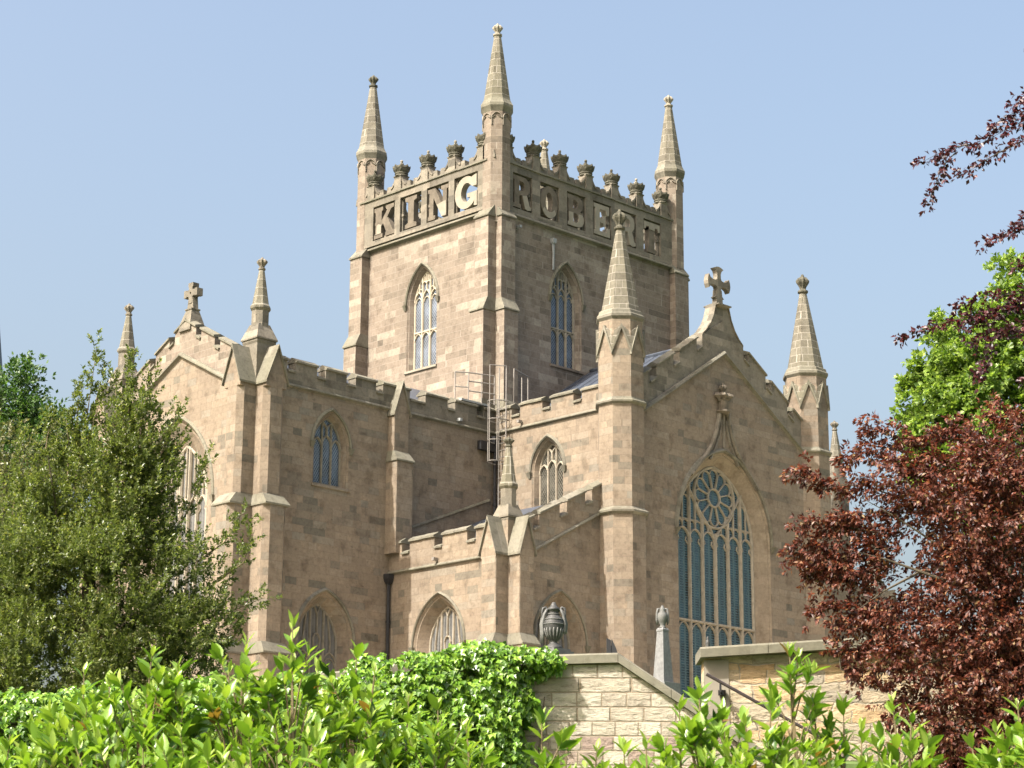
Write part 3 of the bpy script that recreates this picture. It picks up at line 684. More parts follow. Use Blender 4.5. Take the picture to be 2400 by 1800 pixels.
def pinnacle(cx, cy, z0, base, sh, zs, fm=m_dark):
    """zs = pyramid base, pyramid top, cone base, cone top, tip"""
    zb, zp, zc, zt, zf = zs
    mb = MB(); mb.loft([sqring(cx, cy, z0, base*.92), sqring(cx, cy, zb-.22, base*.92), sqring(cx, cy, zb-.14, base), sqring(cx, cy, zb-.06, base)], True)
    p = part(mb, 'pinnacle', m_grey)
    mb = MB(); mb.loft([sqring(cx, cy, zb-.06, base+.04), sqring(cx, cy, zb, base+.04), sqring(cx, cy, zp, sh*.88)], True)
    lathe(mb, cx, cy, [(sh, zp-.1), (sh, zc-.08)]); part(mb, 'shaft', m_grey, p)
    mb = MB(); lathe(mb, cx, cy, [(sh*1.02, zc-.12), (sh*1.2, zc-.04), (sh*1.2, zc+.03), (sh*.98, zc+.14), (.095, zt)]); part(mb, 'spire', m_spire, p)
    mb = MB(); lathe(mb, cx, cy, [(.10, zt-.02), (.13, zt+.01), (.13, zt+.05), (.09, zt+.07)]); finial(mb, cx, cy, zt+.05, zf, .18); part(mb, 'finial', fm, p)
pinnacle(-12.3, -.25, 20, .44, .30, (21.78, 22.35, 23.0, 24.48, 24.97), m_grey)
pinnacle(-12.3, 8.15, 20, .44, .30, (21.78, 22.35, 23.0, 24.48, 24.97), m_grey)
pinnacle(22.5, -.25, 20, .44, .30, (21.78, 22.35, 23.0, 24.48, 24.97), m_grey)
pinnacle(-5.72, -6.6, 14.2, .37, .28, (15.28, 15.72, 16.42, 17.86, 18.24), m_dark)
pinnacle(16.4, -6.6, 14.2, .37, .28, (15.28, 15.72, 16.42, 17.86, 18.24), m_grey)
def pier(x0, y0, dx, dy, ax, stages, zg, ztop, mat, chamf=.2, z0=8):
    """gableted buttress; stages from the top [(proj, z where it starts to step out)]; gablet from zg to ztop"""
    mb = MB(); 
    def tow(u, p, z): return (x0+dx*p+abs(dy)*u, y0+dy*p+abs(dx)*u, z)
    u0, u1 = ax; um = (u0+u1)/2; c = chamf
    prev = zg-.3
    for i, (p, zst) in enumerate(stages):
        e = .0 if i == 0 else .05*i
        A = [(u0-e, -.1), (u0-e, p-c), (u0-e+c, p), (u1+e-c, p), (u1+e, p-c), (u1+e, -.1)]
        zl = zst-.5 if zst else z0
        mb.loft([[tow(u, q, zl) for u, q in A], [tow(u, q, prev) for u, q in A]], True)
        if zst:
            p2 = stages[i+1][0]; e2 = .05*(i+1); o = .05
            lo = [(u0-e2-o, -.1, zst-.42), (u0-e2-o, p2+o, zst-.42), (u1+e2+o, p2+o, zst-.42), (u1+e2+o, -.1, zst-.42)]
            l2 = [(a, b, cz+.06) for a, b, cz in lo]
            hi = [(u0-e-.01, -.1, zst), (u0-e-.01, p+.01, zst), (u1+e+.01, p+.01, zst), (u1+e+.01, -.1, zst)]
            mb.loft([[tow(*q) for q in lo], [tow(*q) for q in l2], [tow(*q) for q in hi]], True, 1)
            prev = zst-.40
    p = stages[0][0]
    # gablet block
    mb.loft([[tow(u, q, z) for u, z in ((u0-.004, zg-.302), (u1+.004, zg-.302), (u1+.004, zg), (um, ztop-.1), (u0-.004, zg))] for q in (-.1, p+.004)], True)
    o = .07; t = .08
    for s, ue in ((-1, u0), (1, u1)):
        a = (ue+s*o, zg-.12); b = (um, ztop)
        sec = [a, b, (b[0], b[1]-t*1.6), (a[0]-s*.0, a[1]-t)]
        mb.loft([[tow(u, q, z) for u, z in sec] for q in (-.35, p+.09)], True, 1)
    return part(mb, 'buttress', [mat, m_cope])
pier(XW, ya, 0, -1, (0, .92), [(.6, 15.9), (.88, 10.6), (1.1, None)], 20.15, 21.45, m_wall)
pier(XW, ya, -1, 0, (0, .92), [(.72, 15.9), (1.0, 10.6), (1.25, None)], 20.15, 21.45, m_wall)
pier(XW, 8.6, -1, 0, (-.92, 0), [(.72, 15.9), (1.0, 10.6), (1.25, None)], 20.15, 21.45, m_wall)
pier(-6.3, ya, 0, -1, (0, .74), [(.36, 18.55), (.6, None)], 20.12, 21.35, m_wall, .02, 14.6)
pier(-6.1, -6.97, -1, 0, (0, .74), [(.6, 11.0), (.8, None)], 13.98, 15.22, m_wall, .03)
pier(-6.1, -6.97, 0, -1, (0, .72), [(.6, 11.0), (.8, None)], 13.98, 15.22, m_wall, .03)
pier(16.7, -6.97, 0, -1, (-.72, 0), [(.6, 11.0), (.8, None)], 13.98, 15.22, m_wall, .03)
mb = MB(); mb.box((XW+.002, ya+.002, 19.5), (XW+.8, ya+.8, 21.5)); mb.box((XW+.002, 7.8, 19.5), (XW+.8, 8.6, 21.5)); part(mb, 'corner_block', m_wall)
def gable_cross(fr, uc, w, z0, zt, size, curve, base=None):
    mb = MB()
    def T(pts): return [(uc+x, z) for x, z in pts]
    if curve:    # concave rise of the gable to the cross
        cu = [(1.28, z0-.0), (1.02, z0+.22), (.76, z0+.52), (.55, z0+.92), (.40, z0+1.42)]
        mb.slab(fr, T([(-x, z) for x, z in cu]+[(x, z) for x, z in cu[::-1]]), [], w, w+.42)
        for s in (-1, 1):
            for (xa_, za_), (xb_, zb_) in zip(cu[:-1], cu[1:]):
                coping(mb, fr(uc+s*xa_, za_, w), fr(uc+s*xb_, zb_, w), Vector(fr(0, 0, 1))-Vector(fr(0, 0, 0)), .03, .06, .42, endov=.0)
        zc = z0+1.4
    else:
        c0 = Vector(fr(uc, 0, w+.2))
        mb.loft([sqring(c0.x, c0.y, z0-.25, .36), sqring(c0.x, c0.y, z0+.05, .33), sqring(c0.x, c0.y, z0+.35, .25), sqring(c0.x, c0.y, z0+.62, .17)], True); zc = z0+.6
    c0 = Vector(fr(uc, 0, w+.2)); k = .40 if curve else .21
    mb.loft([sqring(c0.x, c0.y, zc-.03, k*.8), sqring(c0.x, c0.y, zc+.01, k), sqring(c0.x, c0.y, zc+.06, k), sqring(c0.x, c0.y, zc+.09, k*.6)], True)
    hz = zt-size*.5; s = size/2; n = .14 if curve else .13
    mb.slab(fr, T([(-n*1.5, zc+.05), (n*1.5, zc+.05), (n, hz-s*.4), (-n, hz-s*.4)]), [], w+.08, w+.32)
    if curve: # flared cross with scooped arms
        q = []
        for i in range(4):
            a = math.pi/2*i; pl = [(s*.95, -s*.48), (s*1.04, 0), (s*.95, s*.48), (s*.62, s*.42), (s*.42, s*.28), (s*.28, s*.42), (s*.42, s*.62)]
            pl = [(s*.90, -s*.42), (s*.99, -s*.2), (s*1.02, 0), (s*.99, s*.2), (s*.90, s*.42), (s*.76, s*.24), (s*.56, s*.16), (s*.36, s*.16), (s*.21, s*.21), (s*.16, s*.36), (s*.16, s*.56), (s*.24, s*.76)]
            q += [(x*math.cos(a)-y*math.sin(a), x*math.sin(a)+y*math.cos(a)) for x, y in pl]
        mb.slab(fr, T([(x, hz+z) for x, z in q]), [], w+.09, w+.31)
    else:
        b = s*.27; e = s*.36
        q = [(-b, -s), (b, -s), (b, -b*1.25), (s*.62, -b), (s*.62, -e), (s, -e), (s, e), (s*.62, e), (s*.62, b), (b*1.0, b*1.25), (b, s*.62), (e, s*.62), (e, s), (-e, s), (-e, s*.62), (-b, s*.62), (-b, b*1.25), (-s*.62, b), (-s*.62, e), (-s, e), (-s, -e), (-s*.62, -e), (-s*.62, -b), (-b, -b*1.25)]
        mb.slab(fr, T([(x, hz+z) for x, z in q]), [T([(-.05, hz), (0, hz-.07), (.05, hz), (0, hz+.07)])], w+.06, w+.34)
    return part(mb, 'gable_cross', m_grey)
gable_cross(fGA, gc+.0, .22, 23.2, 24.9, .82, False)

# gable of the right wing (faces -Y)
fGB = frY(YG); bc = 5.28; GB = Arch(bc-.14, 2.8, 15.87, 3.43, 9.0)
pts, segs, line = gable_profile(bc, 5.3, 24.75, .65, [(0, 1.28), (1.62, 2.68), (3.04, 4.05), (4.45, 5.3)], .52, 20.2)
mb = MB(); mb.slab(fGB, [(.2, 8), (10.5, 8), (10.5, 19.9), (bc, 23.3), (.2, 19.95)], [GB.out()], 0, .55); part(mb, 'gable_wall', m_wall)
mb = MB(); mb.slab(fGB, [(.3, 19.9), (10.3, 19.9)]+pts[2:], [], .02, .5); part(mb, 'stepped_gable_parapet', m_grey)
for s in (-1, 1):
    mb = MB()
    for d0, d1, dr in segs:
        if d0 == 0: continue
        z = [line(d)-dr for d in (d0, d1)]
        coping(mb, fGB(bc+s*d0, z[0], .02), fGB(bc+s*d1, z[1], .02), (0, 1, 0), .12, .08, .48, endov=.04 if dr == 0 else -.02)
    part(mb, 'gable_coping', m_cope)
mb = MB(); mould(mb, [fGB(.3, 20.12, -.01), fGB(bc, 23.4, -.01), fGB(10.3, 20.12, -.01)], (0, -1, 0), .13, .22); part(mb, 'gable_mould', m_cope)
gable_cross(fGB, bc, .06, 23.95, 27.05, 1.38, True)
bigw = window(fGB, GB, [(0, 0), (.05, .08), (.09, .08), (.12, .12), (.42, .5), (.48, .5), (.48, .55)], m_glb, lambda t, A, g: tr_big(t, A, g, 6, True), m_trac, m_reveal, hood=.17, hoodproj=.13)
# ogee hood rising to a leafy finial
ob = Bars(fGB, .02)
for s in (-1, 1):
    ob.line([(GB.u0+s*x, z) for x, z in ((2.05, 18.1), (1.55, 18.62), (1.1, 19.05), (.75, 19.5), (.5, 20.0), (.33, 20.5), (.24, 20.9))], bw=.16, d=.16)
    ob.line([(GB.u0+s*x, z) for x, z in ((.85, 18.9), (.55, 19.35), (.3, 19.9), (.14, 20.6))], bw=.09, d=.11)
ob.line([(GB.u0, 19.35), (GB.u0, 20.9)], bw=.1, d=.1)
part(ob.mb, 'ogee_canopy', m_grey, bigw)
mb = MB(); cxo, cyo = GB.u0-.10, YG-.12
lathe(mb, cxo, cyo, [(.18, 20.85), (.28, 20.9), (.28, 20.97), (.18, 21.0), (.20, 21.38), (.25, 21.41)]); 
n = 24; mb.loft([[(cxo+r*(1+(.22*math.cos(6*a)))*math.cos(a), cyo+r*(1+(.22*math.cos(6*a)))*math.sin(a)*.8, z) for i in range(n) for a in [2*math.pi*i/n]] for r, z in ((.20, 21.32), (.30, 21.45), (.42, 21.53), (.38, 21.62), (.20, 21.68))])
finial(mb, cxo, cyo, 21.66, 22.1, .15); part(mb, 'finial', m_lett, bigw)
# wing turrets
def wing_turret(cx, cy):
    mb = MB(); lathe(mb, cx, cy, [(.87, 8), (.87, 16.0)]); lathe(mb, cx, cy, [(.845, 16.0), (.845, 22.9), (.82, 23.0), (.82, 23.5)])
    t = part(mb, 'turret', m_wall)
    mb = MB()
    lathe(mb, cx, cy, [(.86, 15.92), (.99, 16.0), (1.0, 16.07), (.9, 16.14), (.84, 16.22)]); part(mb, 'ring_course', m_cope, t); mb = MB()
    lathe(mb, cx, cy, [(.84, 20.13), (.95, 20.2), (.96, 20.26), (.88, 20.33), (.84, 20.42)])
    part(mb, 'ring_course', m_cope, t)
    mb = MB()
    for k in range(8):
        r = .845; hw = (r+.09)*math.tan(math.pi/8); f = facet_frames(cx, cy, r, k)
        # chevron shaped raised coping: rim of the gablets and stone above them
        mb.slab(f, [(-hw, 22.16), (-hw, 23.12), (hw, 23.12), (hw, 22.16), (hw-.0, 22.02), (0, 23.02), (-hw, 22.02)][:0] or [(-hw, 22.05), (0, 23.05), (hw, 22.05), (hw, 22.22), (.015, 23.24), (-.015, 23.24), (-hw, 22.22)], [], -.09, .02, 1)
        mb.add([f(-hw+.02, 22.24, -.05), f(-.01, 23.2, -.05), f(-.01, 23.2, .03), f(-hw+.02, 22.9, .03), f(hw-.02, 22.24, -.05), f(.01, 23.2, -.05), f(.01, 23.2, .03), f(hw-.02, 22.9, .03)],
               [(0, 1, 3), (1, 2, 3), (4, 7, 5), (5, 7, 6)], 0)
    part(mb, 'gablet_band', [m_spire, m_cope], t)
    mb = MB(); lathe(mb, cx, cy, [(.82, 23.45), (.9, 23.56), (.9, 23.66), (.84, 23.72), (.82, 23.84), (.73, 23.9)]); part(mb, 'cornice', m_cope, t)
    mb = MB(); lathe(mb, cx, cy, [(.73, 23.88), (.69, 24.1), (.14, 27.27)]); part(mb, 'spire', m_spire, t)
    mb = MB(); lathe(mb, cx, cy, [(.15, 27.24), (.21, 27.29), (.21, 27.36), (.15, 27.4)]); finial(mb, cx, cy, 27.36, 28.1, .25); part(mb, 'finial', m_dark, t)
wing_turret(-.45, -7.3); wing_turret(11.05, -7.3)
# right-hand walls of the right wing, end return and far aisle
mb = MB(); mb.slab(frX(10.9), [(.65, 8), (7.4, 8), (7.4, 20.3), (.65, 20.3)], [], 0, .4); part(mb, 'far_wing_wall', m_wall)
mb = MB(); mb.slab(frY(-.65), [(11, 8), (22.9, 8), (22.9, 20.3), (11, 20.3)], [], 0, .4); part(mb, 'far_wing_wall', m_wall)
mb = MB(); mb.slab(frY(8.6), [(XW, 8), (.2, 8), (.2, 21.1), (XW, 21.1)], [], -.4, 0); part(mb, 'far_wing_wall', m_wall)
mb = MB(); mb.slab(frY(8.6), [(11, 8), (22.9, 8), (22.9, 21.1), (11, 21.1)], [], -.4, 0); part(mb, 'far_wing_wall', m_wall)
mb = MB(); mb.slab(frX(22.5), [(-8.6, 8), (.6, 8), (.6, 21.1), (-3.9, 23.4), (-8.6, 21.1)], [], 0, .4); part(mb, 'far_wing_wall', m_wall)
mb = MB(); mb.slab(frY(-6.97), [(11.4, 8), (16.7, 8), (16.7, 14.3), (11.4, 16.9)], [], 0, .4); part(mb, 'far_aisle_wall', m_wall)
mb = MB(); mb.slab(frX(16.3), [(.65, 8), (6.97, 8), (6.97, 14.8), (.65, 14.8)], [], 0, .4); part(mb, 'far_aisle_wall', m_wall)
# roofs
mb = MB()
for s in (-1, 1): mb.loft([[(bc+s*4.6, y, 21.0), (bc, y, 24.0), (bc, y, 23.85), (bc+s*4.6, y, 20.8)] for y in (-7.2, -.35)], True)
for s in (-1, 1):
    for (xx0, xx1) in ((XW+.5, -.35), (11.35, 22.5)): mb.loft([[(x, 3.98+s*4.0, 20.9), (x, 3.98, 22.9), (x, 3.98, 22.75), (x, 3.98+s*4.0, 20.7)] for x in (xx0, xx1)], True)
roof = part(mb, 'wing_roof', m_slate)
mb = MB()
for i in range(1, 14):
    for x0_, s in ((bc, -1),):
        y = -7.2+i*.5
        mb.tube([(bc-4.55, y, 21.05), (bc-.05, y, 24.0)], .010, 4)
mb.tube([(bc, -7.2, 24.03), (bc, -.4, 24.03)], .09, 6); part(mb, 'lead_flashing', m_slate, roof); mb = MB(); mb.loft([[(bc-4.3, y, 21.26), (bc-.05, y, 24.06), (bc-.05, y, 24.02), (bc-4.3, y, 21.22)] for y in (-7.15, -6.6)]); part(mb, 'lead_flashing', m_lead, roof)
mb = MB(); mb.loft([[(-5.9, y, 14.55), (-.6, y, 16.95), (-.6, y, 16.8), (-5.9, y, 14.4)] for y in (-6.7, ya)], True)
mb.loft([[(16.4, y, 14.55), (11.3, y, 16.95), (11.3, y, 16.8), (16.4, y, 14.4)] for y in (-6.7, ya)], True); part(mb, 'aisle_roof', m_slate)
# ---- near aisle
XC, YD = -6.1, -6.97
fC = frX(XC); CA = Arch(3.42, 1.33, 10.95, 1.85, 8.4)
mb = MB(); mb.slab(fC, [(.65, 8), (6.97, 8), (6.97, 13.95), (.65, 13.95)], [CA.out()], 0, .5); part(mb, 'aisle_wall', m_wall)
window(fC, CA, RL, m_gla, tr_low, m_trac, m_wall, hood=.10)
band(fC, (1, 0, 0), .65, 6.6, [(.65, 1.42), (1.78, 3.2), (3.56, 4.94), (5.32, 6.6)], 14.98, 14.60, 13.9, m_wall)
mb = MB(); mould(mb, [(XC-.02, ya, 13.9), (XC-.02, YD+.1, 13.9)], (-1, 0, 0), .09, .15); part(mb, 'string_course', m_cope)
fD = frY(YD); DA = Arch(-3.42, 1.33, 10.95, 1.85, 8.4); sl_ = .53
zl_ = lambda x: 14.2+sl_*(x+4.75)
mb = MB(); mb.slab(fD, [(XC+.01, 8), (-.5, 8), (-.5, zl_(-.5)), (XC+.01, zl_(XC))], [DA.out()], 0, .5); part(mb, 'aisle_wall', m_wall)
window(fD, DA, RL, m_gla, tr_low, m_tracd, m_wall, hood=.10)
zm = lambda x: 15.52+.485*(x+4.62)
mer = [(-5.2, -4.85), (-4.55, -3.48), (-3.1, -2.12), (-1.75, -.9)]; out = [(XC+.3, zl_(XC+.3)-.1), (-.6, zl_(-.6)-.1), (-.6, zm(-.6)-.52)]
for a, b in mer[::-1]: out += [(b, zm(b)-.52), (b, zm(b)-.02), (a, zm(a)-.02), (a, zm(a)-.52)]
out += [(XC+.3, zm(XC+.3)-.52)]
mb = MB(); mb.slab(fD, out, [], -.03, .4); sp_ = part(mb, 'sloping_parapet', m_wall)
mb = MB()
for a, b in mer: coping(mb, fD(a, zm(a)-.02, -.03), fD(b, zm(b)-.02, -.03), (0, 1, 0), .13, .08, .43)
for a, b in ((-4.85, -4.55), (-3.48, -3.1), (-2.12, -1.75)): coping(mb, fD(a, zm(a)-.52, -.03), fD(b, zm(b)-.52, -.03), (0, 1, 0), .06, .07, .43, endov=-.01)
part(mb, 'coping', m_cope, sp_)
mb = MB(); mould(mb, [(XC+.5, YD-.01, zl_(XC+.5)), (-1.3, YD-.01, zl_(-1.3))], (0, -1, 0), .09, .17); part(mb, 'string_course', m_cope)
mb = MB(); mb.box((XC+.003, YD+.003, 13.5), (XC+.75, YD+.75, 15.1)); part(mb, 'corner_block', m_wall)
mb = MB(); mb.loft([[(-5.2, ya+.01, 15.7), (-5.2, ya-.06, 15.7), (-5.2, ya-.03, 15.78), (-5.2, ya+.01, 15.8)], [(-.9, ya+.01, 17.45), (-.9, ya-.06, 17.45), (-.9, ya-.03, 17.53), (-.9, ya+.01, 17.55)]], True); part(mb, 'roof_flashing', m_cope)
# pipes
def downpipe(x, y, z0, z1, hop=True):
    mb = MB(); mb.tube([(x, y, z0), (x, y, z1)], .065, 8)
    z = z0+.5
    while z < z1: lathe(mb, x, y, [(.085, z), (.085, z+.1)], 8); z += 1.75
    if hop: mb.loft([sqring(x, y, z1-.02, .09), sqring(x, y, z1+.18, .16), sqring(x, y, z1+.34, .16)], True)
    part(mb, 'downpipe', m_iron)
downpipe(-6.22, -.78, 8, 13.5); downpipe(-.78, -.84, 15, 19.7)
mb = MB(); mb.box((-1.6, -.88, 19.42), (-.72, -.68, 19.78)); part(mb, 'rainwater_box', m_iron)
mb = MB(); mb.tube([(2.95, -.42, 29.2), (2.98, -.42, 28.7), (2.98, -.40, 28.0)], [.07, .05, .045], 8); mb.loft([sqring(2.95, -.44, 29.15, .09), sqring(2.95, -.44, 29.35, .11)], True); part(mb, 'downpipe', m_lead)
for (x, y, z, nm) in ((-.72, -2.2, 20.4, 1), (-2.72, -.76, 20.36, 0), (-6.2, -3.33, 14.05, 1), (.82, -.48, 29.3, 0)):
    mb = MB(); dx = -.1 if nm else 0; dy = 0 if nm else -.1
    mb.box((x-.05+dx, y-.05+dy, z), (x+.07+dx*.2, y+.07+dy*.2, z+.11)); mb.tube([(x, y, z+.02), (x-dx, y-dy, z-.06)], .02, 5); part(mb, 'lamp', m_steel if nm else m_lead)
# access ladder with safety hoops and its landing rail
lad = MB(); LX, LY = -.66, -1.27
for dy in (-.2, .2): lad.tube([(LX-.14, LY+dy, 17.0), (LX-.14, LY+dy, 22.85)], .026, 6)
z = 17.2
while z < 21.3: lad.tube([(LX-.14, LY-.2, z), (LX-.14, LY+.2, z)], .014, 5); z += .28
ladder = part(lad, 'ladder', m_steel)
hp = MB()
for z in (18.9, 19.75, 20.6, 21.35):
    hp.tube([(LX-.14-.72*math.sin(R(a)), LY-.40*math.cos(R(a)) if 30 < a < 150 else LY-.36*math.cos(R(a)), z) for a in range(0, 181, 15)], .022, 5)
for a in (50, 90, 130): hp.tube([(LX-.14-.72*math.sin(R(a)), LY-.4*math.cos(R(a)), 18.9), (LX-.14-.72*math.sin(R(a)), LY-.4*math.cos(R(a)), 22.8 if a == 90 else 21.35)], .02, 5)
hp.tube([(LX-.86, LY, 22.8), (LX-.14, LY-.2, 22.85)], .02, 5)
part(hp, 'safety_cage', m_steel, ladder)
hr = MB()
for (p, q) in (((-.95, -.95, 22.5), (-2.05, -.6, 22.5)), ((-.95, -.95, 22.15), (-2.05, -.6, 22.15)), ((-.95, -.95, 21.75), (-2.05, -.6, 21.75)), ((-2.05, -.6, 22.5), (-2.5, -.3, 22.5)), ((-2.05, -.6, 21.9), (-2.5, -.3, 21.9)),
               ((-.4, -1.5, 22.8), (.7, -1.2, 22.75)), ((.7, -1.2, 22.75), (.7, -1.2, 21.4)), ((.25, -1.3, 22.6), (.25, -1.3, 21.4)), ((-.4, -1.5, 22.8), (-.4, -1.5, 21.2)),
               ((-.95, -.95, 22.5), (-.95, -.95, 21.3)), ((-1.5, -.78, 22.5), (-1.5, -.78, 21.3)), ((-2.05, -.6, 22.5), (-2.05, -.6, 21.3)), ((-2.5, -.3, 22.5), (-2.5, -.3, 21.3))): hr.tube([p, q], .026, 6)
part(hr, 'guard_rail', m_steel, ladder)
pl = MB(); pl.box((-2.5, -.7, 21.28), (-1.0, .1, 21.36)); part(pl, 'landing', m_lead, ladder)

# ------------------------------------------------ garden frame: d forward from the camera foot, s to the right
Fh = Vector((math.cos(YAW), math.sin(YAW), 0)); Sh = Vector((math.sin(YAW), -math.cos(YAW), 0))
def G(d, s, z): return Vector((CX, CY, 0))+Fh*d+Sh*s+Vector((0, 0, z))
# ------------------------------------------------ terrain
def gz(d, s):
    pts = [(-60, -1.7), (5, -1.6), (20, -1.2), (24.9, -.8), (25.4, 2.2), (34, 3.3), (46, 5.3), (62, 7.0), (74, 8.1), (400, 8.1)]
    for (a, za), (b, zb) in zip(pts, pts[1:]):
        if d <= b: return za+(zb-za)*max(0, (d-a))/(b-a)
    return 8.1
ds = [-60, -20, 0, 5, 12, 20, 24.9, 25.4, 28, 34, 40, 46, 54, 62, 70, 90, 140, 250, 600]; ss = [-400, -120, -60, -30, -15, -8, -4, 0, 4, 8, 15, 30, 60, 120, 400]
mb = MB(); mb.add([G(d, s, gz(d, s)+(.06*math.sin(s*1.3+d) if 26 < d < 66 else 0)) for d in ds for s in ss], [(i*len(ss)+j, i*len(ss)+j+1, (i+1)*len(ss)+j+1, (i+1)*len(ss)+j) for i in range(len(ds)-1) for j in range(len(ss)-1)])
tag(mb.build('ground', m_grass), kind='structure')

pd, ps = [64, 68, 74, 80, 86], [-40, -30, -15, -8, -4, 0, 4, 8, 15, 30, 40]
mb = MB(); mb.add([G(d, s, gz(d, s)+.09) for d in pd for s in ps], [(i*len(ps)+j, i*len(ps)+j+1, (i+1)*len(ps)+j+1, (i+1)*len(ps)+j) for i in range(len(pd)-1) for j in range(len(ps)-1)])
tag(mb.build('unseen_bounce_path', plain('pale_bounce_gravel', (.40, .35, .27), .9, var=.2, vs=6, spec=.2)), kind='structure')  # unseen pale apron, added to bounce warm light onto the church walls
# ------------------------------------------------ garden walls
def rubble(name, squared, stops, mortar):
    m = bpy.data.materials.new(name); m.use_nodes = True; nt = m.node_tree; L = nt.links; bs = nt.nodes['Principled BSDF']
    geo = N(nt, 'ShaderNodeNewGeometry'); P = geo.outputs['Position']
    sx = N(nt, 'ShaderNodeVectorMath', operation='DOT_PRODUCT'); L.new(P, sx.inputs[0]); sx.inputs[1].default_value = tuple(Sh)
    sz = N(nt, 'ShaderNodeSeparateXYZ'); L.new(P, sz.inputs[0]); u = sx.outputs['Value']; z = sz.outputs[2]
    dz = N(nt, 'ShaderNodeTexNoise'); dz.inputs['Scale'].default_value = 1.4 if squared else 4.2; dz.inputs['Detail'].default_value = 5; L.new(P, dz.inputs['Vector'])
    if squared:
        rh = .165 if name == 'squared_rubble' else .24; row = math_(nt, 'FLOOR', math_(nt, 'DIVIDE', z, rh)); wn = N(nt, 'ShaderNodeTexWhiteNoise', noise_dimensions='1D'); L.new(row, wn.inputs['W'])
        u2 = math_(nt, 'MULTIPLY_ADD', u, math_(nt, 'MULTIPLY_ADD', wn.outputs['Value'], .8, .6), math_(nt, 'MULTIPLY', wn.outputs['Value'], 13.))
        cv = N(nt, 'ShaderNodeCombineXYZ'); L.new(math_(nt, 'MULTIPLY_ADD', dz.outputs['Fac'], .05 if name == 'squared_rubble' else .5, u2), cv.inputs[0]); L.new(math_(nt, 'MULTIPLY_ADD', dz.outputs['Fac'], .02 if name == 'squared_rubble' else .30, z), cv.inputs[1])
        br = N(nt, 'ShaderNodeTexBrick'); L.new(cv.outputs[0], br.inputs['Vector'])
        for k, v in (('Scale', 1), ('Mortar Size', .012), ('Mortar Smooth', .5), ('Brick Width', .36 if name == 'squared_rubble' else .42), ('Row Height', rh), ('Bias', 0)): br.inputs[k].default_value = v
        br.inputs['Color1'].default_value = (0, 0, 0, 1); br.inputs['Color2'].default_value = (1, 1, 1, 1); br.inputs['Mortar'].default_value = (.5, .5, .5, 1)
        rnd = br.outputs['Color']; fac = br.outputs['Fac']
    else:
        cv = N(nt, 'ShaderNodeCombineXYZ'); L.new(math_(nt, 'MULTIPLY_ADD', dz.outputs['Fac'], .25, math_(nt, 'MULTIPLY', u, 1.0)), cv.inputs[0]); L.new(math_(nt, 'MULTIPLY_ADD', dz.outputs['Fac'], .25, math_(nt, 'MULTIPLY', z, 1.7)), cv.inputs[1])
        vo = N(nt, 'ShaderNodeTexVoronoi', feature='F1'); vo.inputs['Scale'].default_value = 3.4; L.new(cv.outputs[0], vo.inputs['Vector'])
        ve = N(nt, 'ShaderNodeTexVoronoi', feature='DISTANCE_TO_EDGE'); ve.inputs['Scale'].default_value = 3.4; L.new(cv.outputs[0], ve.inputs['Vector'])
        s3 = N(nt, 'ShaderNodeSeparateColor'); L.new(vo.outputs['Color'], s3.inputs[0]); rnd = s3.outputs[0]
        r = ramp(nt, [(.01, (1, 1, 1)), (.05, (0, 0, 0))]); L.new(ve.outputs['Distance'], r.inputs[0]); fac = r.outputs[0]
    base = ramp(nt, stops); L.new(rnd, base.inputs[0]); mp = N(nt, 'ShaderNodeMapping'); mp.inputs['Scale'].default_value = (1, 1, 2.6); L.new(P, mp.inputs[0])
    fine = noise(nt, mp.outputs[0], 6, 7, .75); fr_ = ramp(nt, [(.32, (.50, .46, .42)), (.48, (.95, .95, .95)), (.7, (1.2, 1.18, 1.14))]); L.new(fine, fr_.inputs[0])
    c = mixc(nt, 1.0, base.outputs[0], fr_.outputs[0], 'MULTIPLY'); c = mixc(nt, math_(nt, 'MULTIPLY', fac, .75), c, mortar)
    L.new(c, bs.inputs['Base Color']); bs.inputs['Roughness'].default_value = .9; bs.inputs['Specular IOR Level'].default_value = .2
    b = N(nt, 'ShaderNodeBump'); b.inputs['Strength'].default_value = 1.; b.inputs['Distance'].default_value = .10
    L.new(math_(nt, 'SUBTRACT', math_(nt, 'MULTIPLY_ADD', fine, 1.2, math_(nt, 'MULTIPLY', rnd, .3)), math_(nt, 'MULTIPLY', fac, .8)), b.inputs['Height']); L.new(b.outputs[0], bs.inputs['Normal'])
    return m
m_blk = rubble('squared_rubble', True, [(0, (.38, .29, .25)), (.18, (.42, .33, .27)), (.24, (.48, .42, .34)), (.6, (.56, .50, .40)), (1, (.64, .59, .49))], (.33, .26, .18))
m_rub = rubble('random_rubble', True, [(0, (.62, .42, .23)), (.25, (.66, .52, .35)), (.5, (.46, .41, .33)), (.75, (.72, .60, .41)), (1, (.70, .46, .25))], (.52, .44, .33))
frL = lambda u, v, w: tuple(G(25+w, u, v)); frRr = lambda u, v, w: tuple(G(26+w, u, v))
wl = empty('stair_wall', G(25, -1, -.8), 'low wall of squared cream stone blocks with a coping sloping down to the right, below the urn', 'wall')
mb = MB(); sl2 = .665
zc2 = lambda s: 3.30-sl2*(s-1.24)
mb.slab(frL, [(-9, -1), (5.5, -1), (5.5, zc2(5.5)), (1.24, 3.30), (-.8, 3.23), (-9, 2.1)], [], 0, .45); under(mb.build('wall', m_blk), wl)
